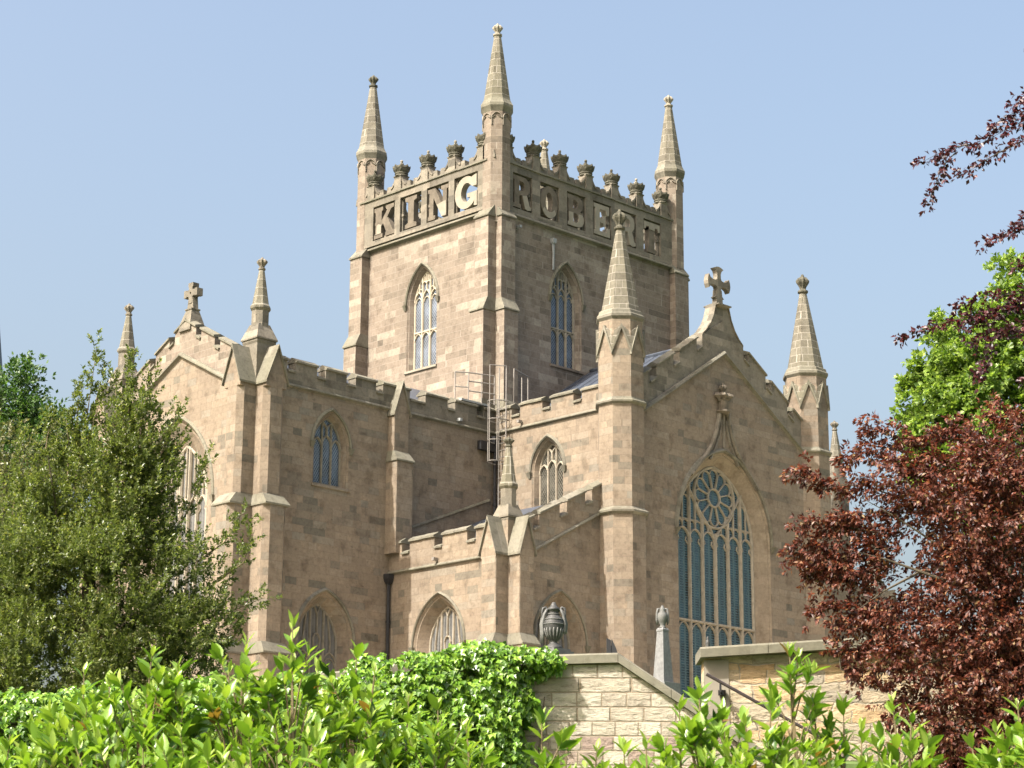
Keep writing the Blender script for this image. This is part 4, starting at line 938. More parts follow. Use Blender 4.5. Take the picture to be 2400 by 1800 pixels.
def slabrun(mb, fr, pts, ov, th, dep, mi=0, joints=None):
    for (a, b) in zip(pts, pts[1:]):
        L_ = math.hypot(b[0]-a[0], b[1]-a[1]); k = max(1, round(L_/.75))
        for i in range(k):
            t0, t1 = i/k, (i+1)/k; g = .003
            p = (a[0]+(b[0]-a[0])*t0+g, a[1]+(b[1]-a[1])*t0); q = (a[0]+(b[0]-a[0])*t1-g, a[1]+(b[1]-a[1])*t1)
            sec = lambda P_: [fr(P_[0], P_[1], -ov), fr(P_[0], P_[1]+th*.8, -ov), fr(P_[0], P_[1]+th, -ov+.03), fr(P_[0], P_[1]+th, dep+ov), fr(P_[0], P_[1], dep+ov)]
            mb.loft([sec(p), sec(q)], True, mi)
mb = MB(); slabrun(mb, frL, [(-9, 2.105), (-.8, 3.235), (1.24, 3.303), (5.5, zc2(5.5)+.003)], .06, .115, .45); under(mb.build('coping', m_cope), wl)
wr = empty('garden_wall', G(26, 4, 0), 'golden rubble stone wall with a thick grey coping, behind the handrail', 'wall')
mb = MB(); mb.slab(frRr, [(2.33, -.5), (12, -.5), (12, 4.02), (2.33, 3.50)], [], 0, .45); under(mb.build('wall', m_rub), wr)
mb = MB(); slabrun(mb, frRr, [(2.27, 3.49), (3.9, 3.60), (12, 4.02)], .15, .125, .45); under(mb.build('coping', m_cope), wr)
mb = MB(); mb.slab(frRr, [(2.33, 1.0), (2.62, 1.0), (2.62, 3.485), (2.33, 3.47)], [], -.012, .1); under(mb.build('quoin', m_pale), wr)
mb = MB()
for i in range(16): 
    s0 = 1.9+i*.3; z = 2.55-i*.19
    a = [G(25.46, s0, z), G(25.46, s0+.32, z), G(25.98, s0+.32, z), G(25.98, s0, z)]
    mb.loft([[p-Vector((0, 0, 1.4)) for p in a], a], True)
tag(mb.build('stone_steps', m_cope), kind='structure')
hr_ = empty('handrail', G(25.85, 2.4, 3.2), 'slim dark metal handrail running down the golden rubble wall', 'handrail')
mb = MB(); mb.tube([G(25.82, 2.335, 3.285), G(25.82, 3.93, 2.40), G(25.82, 4.6, 2.03)], .021, 8); under(mb.build('rail', plain('polished_rail', (.10, .08, .08), .25, .6)), hr_)
for s, z in ((2.5, 3.18), (3.9, 2.40)):
    mb = MB(); mb.tube([G(25.82, s, z), G(25.82, s, z-.1), G(25.99, s+.02, z-.1)], .014, 6); mb.box(*[(min(p), ) for p in ()]) if False else None
    lathe(mb, *G(25.95, s+.03, 0).xy, [(.045, z-.13), (.045, z-.07)]); under(mb.build('bracket', m_iron), hr_)

# ------------------------------------------------ monuments
m_gran = plain('grey_monument_stone', (.11, .11, .105), .7, var=.3, vs=6, bump=.2)
m_bron = plain('dark_urn_stone', (.045, .045, .043), .55, var=.35, vs=8, bump=.2)
u0 = G(45, .90, 5.3); urn = empty('urn_monument', u0, 'dark grey two handled urn draped with a cloth, on a stepped pedestal behind the wall', 'monument')
mb = MB(); 
for r, a, b in ((.42, 5.2, 6.02), (.36, 6.02, 6.10), (.30, 6.10, 6.17), (.25, 6.17, 6.22)): mb.loft([sqring(u0.x, u0.y, a, r), sqring(u0.x, u0.y, b, r)], True)
under(mb.build('pedestal', m_gran), urn)
mb = MB(); k = 1.
prof = [(.20, 6.22), (.18, 6.27), (.10, 6.33), (.07, 6.37), (.095, 6.40), (.12, 6.44), (.17, 6.52), (.20, 6.62), (.215, 6.72), (.21, 6.80), (.17, 6.88), (.12, 6.93), (.10, 6.99), (.12, 7.03), (.145, 7.05), (.13, 7.08), (.07, 7.12), (.05, 7.17), (.03, 7.21)]
mb.loft([octring(u0.x, u0.y, z, r, 20) for r, z in prof]); under(mb.build('urn_body', m_bron, smooth=True), urn)
mb = MB()
for i in range(16):
    a = 2*math.pi*i/16; mb.tube([(u0.x+r*math.cos(a), u0.y+r*math.sin(a), z) for r, z in ((.105, 6.42), (.165, 6.5), (.20, 6.6), (.212, 6.66))], [.012, .02, .022, .01], 5)
for z, r in ((6.74, .222), (6.84, .205), (6.955, .125)): mb.tube([(u0.x+r*math.cos(a*math.pi/12), u0.y+r*math.sin(a*math.pi/12), z) for a in range(25)], .010, 5)
under(mb.build('relief_bands', m_gran, smooth=True), urn)
for s in (-1, 1):
    mb = MB(); mb.tube([u0*1+Sh*s*x+Vector((0, 0, z-u0.z)) for x, z in ((.11, 7.02), (.17, 7.10), (.22, 7.08), (.24, 7.0), (.235, 6.85), (.215, 6.72))], [.02, .028, .03, .025, .022, .02], 8); under(mb.build('handle', m_bron, smooth=True), urn)
mb = MB()
for s, zz in ((-1, 6.35), (1, 6.55)):
    for j in range(4): mb.tube([u0+Sh*s*(x+.012*j)+Fh*(-.05+.035*j)+Vector((0, 0, z-u0.z)) for x, z in ((.13, 7.06), (.19, 6.95), (.235, 6.75), (.225, 6.6), (.22, zz))], [.025, .03, .03, .03, .018], 6)
under(mb.build('drapery', m_gran, smooth=True), urn)
o0 = G(48, 3.385, 5.6); ob_ = empty('obelisk_monument', o0, 'pale grey square obelisk topped with a small draped urn, in front of the large window', 'monument')
mb = MB()
def sqd(c, z, r): return [(c.x+x*r, c.y+y*r, z) for x, y in ((.72, -.72), (.72, .72), (-.72, .72), (-.72, -.72))]
mb.loft([sqd(o0, 5.4, .36), sqd(o0, 5.9, .36), sqd(o0, 5.92, .225), sqd(o0, 7.05, .125)]); mb.loft([sqd(o0, 7.05, .14), sqd(o0, 7.09, .14), sqd(o0, 7.13, .10)]); under(mb.build('shaft', plain('pale_granite', (.15, .15, .15), .6, var=.25, vs=14)), ob_)
mb = MB(); mb.loft([octring(o0.x, o0.y, z, r, 14) for r, z in ((.09, 7.12), (.06, 7.16), (.05, 7.19), (.09, 7.26), (.115, 7.36), (.11, 7.44), (.06, 7.50), (.07, 7.53), (.04, 7.58), (.02, 7.63))])
for s in (-1, 1): mb.tube([o0+Sh*s*x+Vector((0, 0, z-o0.z)) for x, z in ((.05, 7.56), (.10, 7.55), (.12, 7.45), (.125, 7.3), (.11, 7.2))], [.02, .03, .03, .03, .015], 6)
under(mb.build('urn', m_gran, smooth=True), ob_)
o1 = G(60, 5.48, 7.6); sm = empty('grave_marker', o1, 'small distant grey stone marker with a figure-like top, seen against the lower window lights', 'monument')
mb = MB(); mb.loft([sqd(o1, 7.4, .2), sqd(o1, 8.3, .13)]); under(mb.build('plinth', m_gran), sm)
mb = MB(); mb.loft([octring(o1.x, o1.y, z, r, 10) for r, z in ((.07, 8.3), (.05, 8.38), (.065, 8.48), (.05, 8.56), (.025, 8.6), (.035, 8.63), (.015, 8.68))]); under(mb.build('cap', m_bron, smooth=True), sm)
b0 = G(40, 1.87, 4.6); bs_ = empty('floodlight', b0, 'small black angled floodlight standing behind the wall coping', 'lamp')
mb = MB(); mb.tube([b0, b0+Vector((0, 0, 1.0))], .03, 6); under(mb.build('post', m_iron), bs_)
mb = MB(); mb.loft([[G(39.95, 1.78, 5.45), G(40.1, 1.78, 5.45), G(40.1, 1.78, 5.74), G(39.95, 1.78, 5.74)], [G(39.95, 1.86, 5.45), G(40.1, 1.86, 5.45), G(40.1, 1.86, 5.70), G(39.95, 1.86, 5.70)]]); mb.loft([[G(39.9, 1.87, 5.45), G(40.1, 1.87, 5.45), G(40.1, 1.87, 5.72), G(39.9, 1.87, 5.72)], [G(39.9, 1.98, 5.45), G(40.1, 1.98, 5.45), G(40.1, 1.95, 5.55), G(39.9, 1.95, 5.55)]]); under(mb.build('lamp_head', m_iron), bs_)
# distant steeple
st = empty('distant_steeple', G(200, -49.6, 8), 'dark slim spire of a far church at the left edge', 'steeple')
c = G(200, -49.9, 0); mb = MB(); mb.loft([octring(c.x, c.y, 8, 3.0, 4), octring(c.x, c.y, 45, 3.0, 4)]); under(mb.build('steeple_tower', m_grey), st)
mb = MB(); lathe(mb, c.x, c.y, [(2.2, 44.9), (.06, 62.5)]); under(mb.build('spire', m_slate), st)
#VEG
# ------------------------------------------------ foliage
def orthov(D):
    a = np.where(np.abs(D[:, 2:3]) < .9, np.array([[0, 0, 1.]]), np.array([[1., 0, 0]])); x = np.cross(D, a); x /= np.linalg.norm(x, axis=1)[:, None]+1e-9
    return x
def nrm(a): return a/(np.linalg.norm(a, axis=-1, keepdims=True)+1e-9)
def leaf_mesh(name, P, D, Nn, Ln, Wd, mat, parent, shape='simple', rnd=None, label=None, curl=.25):
    """P base points, D leaf directions, Nn approximate upper side, one leaf each, all in one mesh"""
    n = len(P); S = nrm(np.cross(D, Nn)); U = nrm(np.cross(S, D)); Ln = Ln[:, None]; Wd = Wd[:, None]
    if shape == 'simple':
        co = np.stack([P, P+D*Ln*.45+S*Wd*.5+U*Wd*.22, P+D*Ln-U*Ln*curl*.3, P+D*Ln*.45-S*Wd*.5+U*Wd*.22, P+D*Ln*.5], 1); F = [(0, 4, 1), (4, 2, 1), (0, 3, 4), (4, 3, 2)]; k = 5
        F = [(0, 4, 2, 1), (0, 3, 2, 4)]
    elif shape == 'ivy':
        co = np.stack([P, P+D*Ln*.25+S*Wd*.55, P+D*Ln*.5+S*Wd*.28, P+D*Ln-U*Ln*.2, P+D*Ln*.5-S*Wd*.28, P+D*Ln*.25-S*Wd*.55, P+D*Ln*.4-U*Wd*.12], 1); k = 7
        F = [(0, 6, 2, 1), (6, 3, 2), (0, 5, 4, 6), (6, 4, 3)]
    else:
        prof = [(.0, .06), (.22, .72), (.48, 1.0), (.75, .68), (1., .03)]; pts = []
        for t, wv in prof:
            mid = P+D*Ln*t-U*Ln*curl*t*t; pts += [mid+S*Wd*.5*wv+U*Wd*.16*wv, mid-U*Wd*.03, mid-S*Wd*.5*wv+U*Wd*.16*wv]
        co = np.stack(pts, 1); k = 15; F = []
        for i in range(4): b = i*3; F += [(b, b+1, b+4, b+3), (b+1, b+2, b+5, b+4)]
    co = co.reshape(-1, 3); idx = []; st = []; tot = []; c = 0
    nf = len(F); sizes = np.array([len(f) for f in F]); flat = np.concatenate([np.array(f) for f in F])
    loops = (flat[None, :]+(np.arange(n)*k)[:, None]).reshape(-1)
    starts = (np.concatenate([[0], np.cumsum(sizes)[:-1]])[None, :]+(np.arange(n)*sizes.sum())[:, None]).reshape(-1)
    me = bpy.data.meshes.new(name); me.vertices.add(n*k); me.vertices.foreach_set('co', co.astype(np.float32).reshape(-1))
    me.loops.add(len(loops)); me.loops.foreach_set('vertex_index', loops.astype(np.int32))
    me.polygons.add(n*nf); me.polygons.foreach_set('loop_start', starts.astype(np.int32))
    if rnd is None: rnd = rng.random(n)
    at = me.attributes.new('rnd', 'FLOAT', 'FACE'); at.data.foreach_set('value', np.repeat(np.clip(rnd, 0, 1), nf).astype(np.float32))
    me.materials.append(mat); me.update(calc_edges=True); me.validate()
    if shape == 'full': me.polygons.foreach_set('use_smooth', [True]*(n*nf))
    o = bpy.data.objects.new(name, me); COL.objects.link(o)
    if parent is not None: under(o, parent)
    if label: o['label'] = label
    return o
def twig_leaves(tp, td, tl, nl, ang=.9, spread=.03, jitter=.35, tuft=0):
    """tp, td, tl: twig base, direction, length; nl leaves each -> leaf base, dir, up"""
    n = len(tp); t = rng.random((n, nl))**(.8)
    if tuft: t = 1-(1-t)*tuft
    base = tp[:, None]+td[:, None]*(tl[:, None]*t)[..., None]
    x = orthov(td); y = np.cross(td, x); ph = np.arange(nl)[None]*2.39996+rng.random((n, 1))*6.28+rng.normal(0, .3, (n, nl))
    rad = x[:, None]*np.cos(ph)[..., None]+y[:, None]*np.sin(ph)[..., None]
    an = ang*(1-.5*t)[..., None]
    D = nrm(td[:, None]*np.cos(an)+rad*np.sin(an)+rng.normal(0, jitter*.4, (n, nl, 3))); base = base+rad*spread*rng.random((n, nl, 1))
    up = nrm(td[:, None]*.8-rad*.3+np.array([0, 0, .6])+rng.normal(0, jitter, (n, nl, 3)))
    return base.reshape(-1, 3), D.reshape(-1, 3), up.reshape(-1, 3)
GM = np.array([[*Fh], [*Sh], [0, 0, 1.]]); G0 = np.array([CX, CY, 0.])
def toW(a): return a@GM                                  # (d,s,z) vectors to world
def blobs(bl, upb=.5, outb=.7, gap=.0, sh=2.4):
    """twigs spread through a set of ellipsoids; bl = [(d, s, z, rd, rs, rz, n)] in the garden frame"""
    TP, TD = [], []
    for d, s, z, rd, rs, rz, n in bl:
        v = nrm(rng.normal(0, 1, (n, 3))); r = rng.random((n, 1))**(1/sh); p = v*r*np.array([[rd, rs, rz]])
        TP.append(p+np.array([[d, s, z]])); TD.append(nrm(v*outb*r+np.array([[0, 0, upb]])+rng.normal(0, .35, (n, 3))))
    return np.concatenate(TP), np.concatenate(TD)
def clumps(bl, per, cr, upb=.3, outb=.7, sh=2.6, drop=0., flat=.8):
    TP, TD = [], []
    for d, s, z, rd, rs, rz, n in bl:
        m = max(1, n//per); v = nrm(rng.normal(0, 1, (m, 3))); rr = rng.random((m, 1))**(1/sh); c = v*rr*np.array([[rd, rs, rz]])+np.array([[d, s, z]])
        v2 = nrm(rng.normal(0, 1, (m, per, 3))); q = v2*(rng.random((m, per, 1))**.5)*cr*rng.uniform(.6, 1.3, (m, 1, 1)); q[..., 2] *= flat
        TP.append((c[:, None]+q).reshape(-1, 3)); TD.append(nrm(v2*.8+v[:, None]*outb*rr[:, None]+np.array([0, 0, upb-drop])+rng.normal(0, .25, (m, per, 3))).reshape(-1, 3))
    return np.concatenate(TP), np.concatenate(TD)
def lump(p, f, thr, seed=0):
    """keep mask: carve irregular gaps"""
    q = p*f+seed; v = np.sin(q[:, 0]*1.7+np.sin(q[:, 1]*2.3+1))+np.sin(q[:, 1]*1.9+np.sin(q[:, 2]*2.1+2))+np.sin(q[:, 2]*2.2+np.sin(q[:, 0]*1.6+3))
    return v > thr
def limbs(parent, root, ends, r0, mat=None, bend=.15, name='trunk', top=None):
    mb = MB()
    root = Vector(root); top = Vector(top) if top else None
    if top: mb.tube([root, root.lerp(top, .5)+Vector((.05, .05, 0)), top], [r0, r0*.75, r0*.5], 8)
    for e in ends:
        e = Vector(e); a = (root.lerp(top, random.uniform(.2, .95)) if top else root); m1 = a.lerp(e, .4)+Vector((random.uniform(-1, 1), random.uniform(-1, 1), random.uniform(.2, 1)))*bend*(e-a).length
        r = r0*.32*random.uniform(.6, 1); mb.tube([a, a.lerp(m1, .6), m1, m1.lerp(e, .6)+Vector((0, 0, bend*.2)), e], [r, r*.85, r*.65, r*.35, r*.1], 6)
    return under(mb.build(name, mat or m_bark), parent)
def sprays(lines, step, tl, side=.6, drop=0., jit=.04):
    """twigs set along branch polylines given in (d,s,z); returns twig base and dir"""
    TP, TD = [], []
    for pts in lines:
        pts = [np.array(p, float) for p in pts]
        for a, b in zip(pts, pts[1:]):
            L_ = np.linalg.norm(b-a); n = max(1, int(L_/step)); t = (b-a)/L_
            for i in range(n):
                p = a+(b-a)*(i+random.random())/n; v = nrm(rng.normal(0, 1, 3)); v = v-t*np.dot(v, t)
                TP.append(p+rng.normal(0, jit, 3)); TD.append(nrm(t*.8+nrm(v)*side*random.uniform(.4, 1.3)+np.array([0, 0, -drop])))
    return np.array(TP), np.array(TD)
def branch_tubes(lines, r0, parent, mat=None, name='branch'):
    mb = MB()
    for pts in lines:
        n = len(pts); mb.tube([G(*p) for p in pts], [max(r0*(1-i/(n-.4)), r0*.12) for i in range(n)], 5)
    return under(mb.build(name, mat or m_bark), parent)

# holly tree left
r_ = G(32, -6.3, 2.8); t_ = empty('evergreen_tree', r_, 'large dark glossy evergreen tree with upright sprays, covering the left gable of the church', 'tree')
bl = [(32, -6.4, 4.6, 2.0, 2.1, 1.9, 620), (32, -5.1, 4.7, 1.5, 1.15, 1.3, 300), (32.3, -7.6, 5.6, 1.6, 1.3, 1.5, 360), (32, -6.1, 6.2, 1.2, 1.0, 1.2, 300), (32, -5.75, 7.4, .5, .42, 1.0, 110),
      (32, -5.45, 6.1, .8, .5, 1.0, 100), (32, -6.9, 6.6, .7, .55, 1.3, 100), (31.7, -4.7, 4.5, .8, .5, .5, 60), (31.5, -7.2, 3.6, 1.2, 1.2, 1.2, 260), (31.6, -5.4, 3.6, 1.2, 1.3, .9, 260), (32, -5.45, 7.0, .5, .35, .8, 50)]
bl = [b[:4]+(b[4]*.84, b[5], int(b[6]*3.9)) for b in bl]; tp, td = clumps(bl, 12, .24, .9, .4, 2.4, 0, 1.2); k = lump(tp, 2.3, -1.4, 1.3) ; tp, td = tp[k], td[k]
up_lines = [[(32, -6.6, 6.8), (32, -6.47, 7.9), (32, -6.38, 9.0)], [(32, -6.5, 7.2), (32, -6.3, 8.1), (32, -6.17, 8.55)], [(32, -6.5, 7.1), (32, -6.62, 7.9), (32, -6.6, 8.35)], [(32, -6.7, 6.8), (32, -6.72, 7.5), (32, -6.78, 7.9)],
            [(32, -5.9, 7.2), (32, -5.83, 8.1), (32, -5.8, 8.95)], [(32, -5.7, 7.2), (32, -5.6, 8.0), (32, -5.5, 8.6)], [(32, -5.5, 6.9), (32, -5.2, 7.6), (32, -5.08, 8.1)], [(32, -5.2, 6.8), (32, -5.1, 7.3), (32, -5.0, 7.65)],
            [(32, -4.95, 6.3), (32, -4.7, 6.9), (32, -4.62, 7.35)], [(32, -7.1, 6.9), (32, -7.05, 7.6), (32, -6.98, 8.0)], [(32, -4.7, 5.7), (32, -4.3, 6.0), (32, -4.05, 6.45)], [(32, -4.4, 5.4), (32, -4.0, 5.7), (32, -3.85, 6.2)],
            [(31.8, -4.6, 4.8), (31.8, -4.1, 4.95), (31.8, -3.62, 5.15)], [(31.8, -4.5, 4.4), (31.8, -4.1, 4.5), (31.8, -3.95, 4.75)], [(32, -5.9, 7.8), (32, -6.05, 8.3), (32, -6.05, 8.55)], [(32, -7.5, 6.4), (32, -7.45, 7.3), (32, -7.4, 7.7)]]
sp, sd = sprays(up_lines, .035, .2, .8, -.3, .06)
tp = np.concatenate([tp, sp]); td = np.concatenate([td, sd]); TPw = G0+toW(tp); TDw = toW(td)
tl = rng.uniform(.16, .34, len(tp)); tl[-len(sp):] = .2
P_, D_, U_ = twig_leaves(TPw, TDw, tl, 22, 1.0, .02)
n = len(P_); leaf_mesh('crown', P_, D_, U_, rng.uniform(.042, .068, n), rng.uniform(.025, .037, n), lf_holly, t_, 'simple', rng.random(n)*.6+.4*rng.random(n)**2)
limbs(t_, G(32, -6.3, 2.6), [G(32+random.uniform(-.8, .8), s, z) for s, z in ((-6.4, 7.6), (-5.8, 7.9), (-5.1, 7.0), (-4.6, 5.8), (-7.4, 6.8), (-7.8, 5.9), (-4.5, 4.8), (-6.9, 7.2), (-5.4, 6.2), (-6.9, 5.4), (-5.5, 4.8))], .16, top=G(32, -6.3, 6.4))
branch_tubes(up_lines, .016, t_, m_twig)
# trees far left
def round_tree(name, label, d, trunk, bl, leaf, mat, leaves=16, tl0=(.5, .9), group=None, cat='tree', thr=-1.0, f=.9, lw=.62, upb=.3, cl=.32):
    r = G(d, trunk[0], gz(d, 0)-.2); t = empty(name, r, label, cat, group)
    tp, td = clumps(bl, 14, cl, upb, .7, 2.8); k = lump(tp, f, thr, d); tp, td = tp[k], td[k]
    P, D, U = twig_leaves(G0+toW(tp), toW(td), rng.uniform(*tl0, len(tp)), leaves, 1.1, leaf*.5, .5)
    n = len(P); leaf_mesh('crown', P, D, U, rng.uniform(.8, 1.3, n)*leaf, rng.uniform(.8, 1.2, n)*leaf*lw, mat, t)
    ends = [G(b[0]+random.uniform(-.5, .5)*b[3], b[1]+random.uniform(-.6, .6)*b[4], b[2]+random.uniform(-.3, .6)*b[5]) for b in bl for _ in range(3)]
    limbs(t, r, ends, trunk[1], top=G(d, trunk[0], trunk[2])); return t
round_tree('broadleaf_tree', 'rounded mid green tree beyond the evergreen, nearest the far spire', 60, (-14.4, .3, 14.2),
           [(60, -14.5, 15.2, 1.0, .75, .95, 230), (60, -13.9, 14.3, 1.3, 1.0, .95, 300), (60, -13.2, 14.3, 1.0, .75, .75, 190), (60, -14.6, 12.6, 2, 1.9, 2.0, 700), (60, -12.6, 13.6, 1, .8, .8, 200), (60, -12.6, 12.2, 1.3, 1.2, 1.4, 300)], .13, lf_dark)
round_tree('olive_tree', 'dull olive brown small tree at the left edge, in front of the green one', 42, (-10.0, .14, 8.6),
           [(42, -9.9, 9.3, 1.0, .85, 1.1, 260), (42, -9.1, 8.6, .8, .6, .9, 160), (42, -10.3, 8.0, 1.2, 1.0, 1.4, 260)], .08, lf_brown, tl0=(.3, .5))
round_tree('lime_tree', 'bright yellow green tree behind the copper leaved one at the right edge', 60, (15.6, .4, 15),
           [(60, 14.6, 14.6, 3.0, 2.4, 2.8, 900), (60, 15.9, 16.8, 2.4, 1.9, 2.3, 800), (60, 12.6, 15.6, 1.3, 1.3, .95, 330), (60, 12.3, 13.9, 1.3, 1.15, .8, 280), (60, 13.4, 16.3, 1.4, 1.3, 1.0, 320), (60, 15, 18.9, 1.2, 1.2, .7, 260), (60, 13.2, 17.1, 1.1, 1.05, .75, 260), (60, 12.0, 14.9, .9, .75, .45, 130),
            (60, 14.2, 18.0, 1.1, .9, .6, 200), (60, 12.2, 16.6, .6, .6, .35, 80), (60, 14.8, 12.6, 2.5, 2.6, 1.6, 500), (60, 15.6, 18.6, 1, 1.1, .7, 200), (60, 11.7, 14.25, .6, .55, .22, 60)], .15, lf_lime, leaves=16, tl0=(.22, .42), thr=-1.6, f=1.5, lw=.8, cl=.36)

# copper leaved tree right
r_ = G(24.6, 5.75, -.8); t_ = empty('copper_tree', r_, 'dark copper red leaved tree hanging over the garden wall at the right edge', 'tree')
bl = [(27.3, 5.9, 4.5, 1.1, .85, 1.1, 480), (27.3, 6.6, 5.2, 1.2, 1.0, 1.2, 560), (27, 5.6, 5.6, .8, .6, .7, 230), (27, 6.3, 6.15, .7, .75, .45, 200), (27, 5.7, 3.5, .7, .75, .7, 260), (27, 6.5, 3.8, .8, .8, .8, 300),
      (27, 4.85, 4.15, .35, .4, .3, 60), (27, 5.3, 2.8, .4, .5, .5, 150), (27, 6.1, 2.6, .5, .7, .5, 220), (27, 5.7, 2.1, .4, .45, .45, 110), (26.8, 5.1, 5.95, .4, .4, .25, 50), (26.8, 4.95, 3.5, .4, .3, .3, 50)]
bl = [b[:6]+(int(b[6]*1.6),) for b in bl]; tp, td = clumps(bl, 12, .17, -.1, .7, 2.4, .1, .6); td[:, 1] -= .15
ln = [[(27, 5.6, 6.1), (27, 5.0, 6.45), (27, 4.5, 6.66)], [(27, 5.3, 5.9), (27, 4.7, 6.25), (27, 4.35, 6.3), (27, 4.2, 6.2)], [(27, 5.2, 5.6), (27, 4.5, 5.85), (27, 4.0, 5.85), (27, 3.75, 6.0), (27, 3.56, 5.98)], [(27, 5.0, 5.5), (27, 4.4, 5.5), (27, 4.05, 5.35)],
      [(27, 4.9, 5.2), (27, 4.3, 5.3), (27, 3.8, 5.35), (27, 3.6, 5.3)], [(27, 4.9, 5.0), (27, 4.2, 5.1), (27, 3.7, 5.0), (27, 3.48, 5.02)], [(27, 4.8, 4.8), (27, 4.3, 4.95), (27, 3.9, 4.85)], [(27, 4.7, 4.6), (27, 4.2, 4.75), (27, 3.75, 4.8), (27, 3.55, 4.86)],
      [(27, 4.5, 4.55), (27, 3.95, 4.72), (27, 3.7, 4.72)], [(27, 4.8, 4.2), (27, 4.3, 4.3), (27, 3.95, 4.33), (27, 3.72, 4.28)], [(27, 4.8, 4.0), (27, 4.3, 4.05), (27, 4.0, 4.1)], [(27, 4.8, 3.8), (27, 4.3, 3.8), (27, 4.03, 3.75)], [(27, 5.0, 3.6), (27, 4.6, 3.45), (27, 4.4, 3.35)],
      [(27, 5.0, 3.2), (27, 4.7, 3.0), (27, 4.75, 2.8)], [(27, 5.4, 2.9), (27, 5.2, 2.6), (27, 5.1, 2.45)], [(27, 5.9, 6.3), (27, 5.6, 6.6), (27, 5.3, 6.5)], [(27, 6.3, 6.4), (27, 6.3, 6.75), (27, 6.1, 6.85)], [(27, 4.1, 3.7), (27, 4.12, 3.5), (27, 4.3, 3.45)], [(27, 6.7, 6.3), (27, 6.75, 6.7)]]
KC = .9
bl = None
sp, sd = sprays(ln, .014, .14, .9, .25, .07); tp = np.concatenate([tp, sp]); td = np.concatenate([td, sd])
tl = rng.uniform(.16, .34, len(tp)); tl[-len(sp):] = .13
tp = tp*KC; tp[:, 1] += .06
P_, D_, U_ = twig_leaves(G0+toW(tp), toW(td), tl, 13, 1.15, .02, .5); D_[:, 2] -= .35; D_ = nrm(D_)
n = len(P_); leaf_mesh('crown', P_, D_, U_, rng.uniform(.045, .078, n), rng.uniform(.026, .040, n), lf_copper, t_, 'simple', rng.random(n))
limbs(t_, G(24.6, 5.75, -.8), [G(24.3+random.uniform(-.4, .4), s*.9, z*.9) for s, z in ((5.0, 6.3), (4.4, 5.7), (4.2, 5.0), (4.3, 4.2), (4.8, 3.4), (6.5, 6.5), (5.8, 6.3), (6.9, 5.4), (5.2, 5.0), (5.6, 4.2), (5.1, 2.9), (6.4, 3.2))], .13, top=G(24.5, 5.7, 4.7))
branch_tubes([[(a*.9, b*.9, e*.9) for a, b, e in q] for q in ln], .012, t_)
# overhanging purple beech, its trunk to the right of the picture
r_ = G(21, 8.2, -1.3); t_ = empty('purple_beech', r_, 'dark purple beech whose thin drooping branches reach into the sky at the upper right', 'tree')
def qline(a, b, sag, n=6):
    a, b = np.array(a, float), np.array(b, float)
    return [tuple(a+(b-a)*i/n+np.array([0, 0, sag*math.sin(math.pi*i/n)])) for i in range(n+1)]
L1 = [qline((20, 5.6, 8.25), (20, 4.55, 7.75), .04), qline((20, 4.6, 7.78), (20, 3.98, 7.56), .05), qline((20, 4.35, 7.68), (20, 4.05, 7.12), .10), qline((20, 5.6, 8.0), (20, 4.9, 7.75), .02), qline((20, 4.9, 7.75), (20, 4.38, 7.42), .02), qline((20, 5.3, 8.3), (20, 4.95, 8.2), .05), qline((20, 5.2, 8.1), (20, 4.7, 7.95), .08), qline((20, 5.6, 8.1), (20, 4.95, 8.0), .0)]
L2 = [qline((20, 5.5, 7.3), (20, 4.98, 7.0), -.02), qline((20, 5.4, 7.05), (20, 4.55, 6.72), .04), qline((20, 5.3, 6.9), (20, 4.85, 6.85), .03)]
L3 = [qline((20, 5.6, 6.35), (20, 4.6, 5.98), .04), qline((20, 4.7, 6.02), (20, 3.73, 5.78), .06), qline((20, 5.5, 6.15), (20, 4.3, 5.9), .08), qline((20, 5.4, 5.95), (20, 4.4, 5.75), .05), qline((20, 5.3, 6.6), (20, 4.85, 6.52), .02), qline((20, 5.4, 6.25), (20, 4.3, 6.12), .05), qline((20, 4.75, 5.9), (20, 4.45, 5.45), .05), qline((20, 5.5, 6.1), (20, 4.8, 5.85), .03), qline((20, 5.4, 6.3), (20, 4.9, 6.1), .05)]
L3 += [qline((20, 4.6, 5.6), (20, 4.45, 5.35), .02), qline((20, 5.5, 5.6), (20, 4.9, 5.35), .03)]
allL = L1+L2+L3
sp, sd = sprays(allL, .021, .1, .8, .15, .018)
P_, D_, U_ = twig_leaves(G0+toW(sp), toW(sd), rng.uniform(.05, .12, len(sp)), 5, 1.0, .01, .5)
n = len(P_); leaf_mesh('crown', P_, D_, U_, rng.uniform(.045, .066, n), rng.uniform(.03, .04, n), lf_beech, t_, 'simple')
branch_tubes(allL, .008, t_)
btp, btd = clumps([(21, 8.0, 9.5, 2.2, 2.0, 2.6, 420), (21.5, 9.5, 8.0, 2, 2.2, 2.2, 380), (20.6, 7.2, 7.4, 1.4, 1.2, 1.5, 220)], 12, .4, -.1, .7, 2.6, .1, .6)
P_, D_, U_ = twig_leaves(G0+toW(btp), toW(btd), rng.uniform(.3, .55, len(btp)), 13, 1.1, .03, .5); n = len(P_)
leaf_mesh('crown', P_, D_, U_, rng.uniform(.07, .11, n), rng.uniform(.05, .07, n), lf_beech, t_, 'simple')
limbs(t_, r_, [G(21+random.uniform(-1, 1), s, z) for s, z in ((7, 9), (8.5, 11), (9.8, 9), (9.5, 7), (6.8, 7.2), (8, 8), (10.4, 8.2))], .26, top=G(21, 8.2, 10.5), name='bough')
limbs(t_, r_, [G(20, 5.5, 8.2), G(20, 5.5, 7.25), G(20, 5.5, 6.3), G(20, 5.4, 5.9)], .28, top=G(21, 8.2, 9.5), bend=.05)
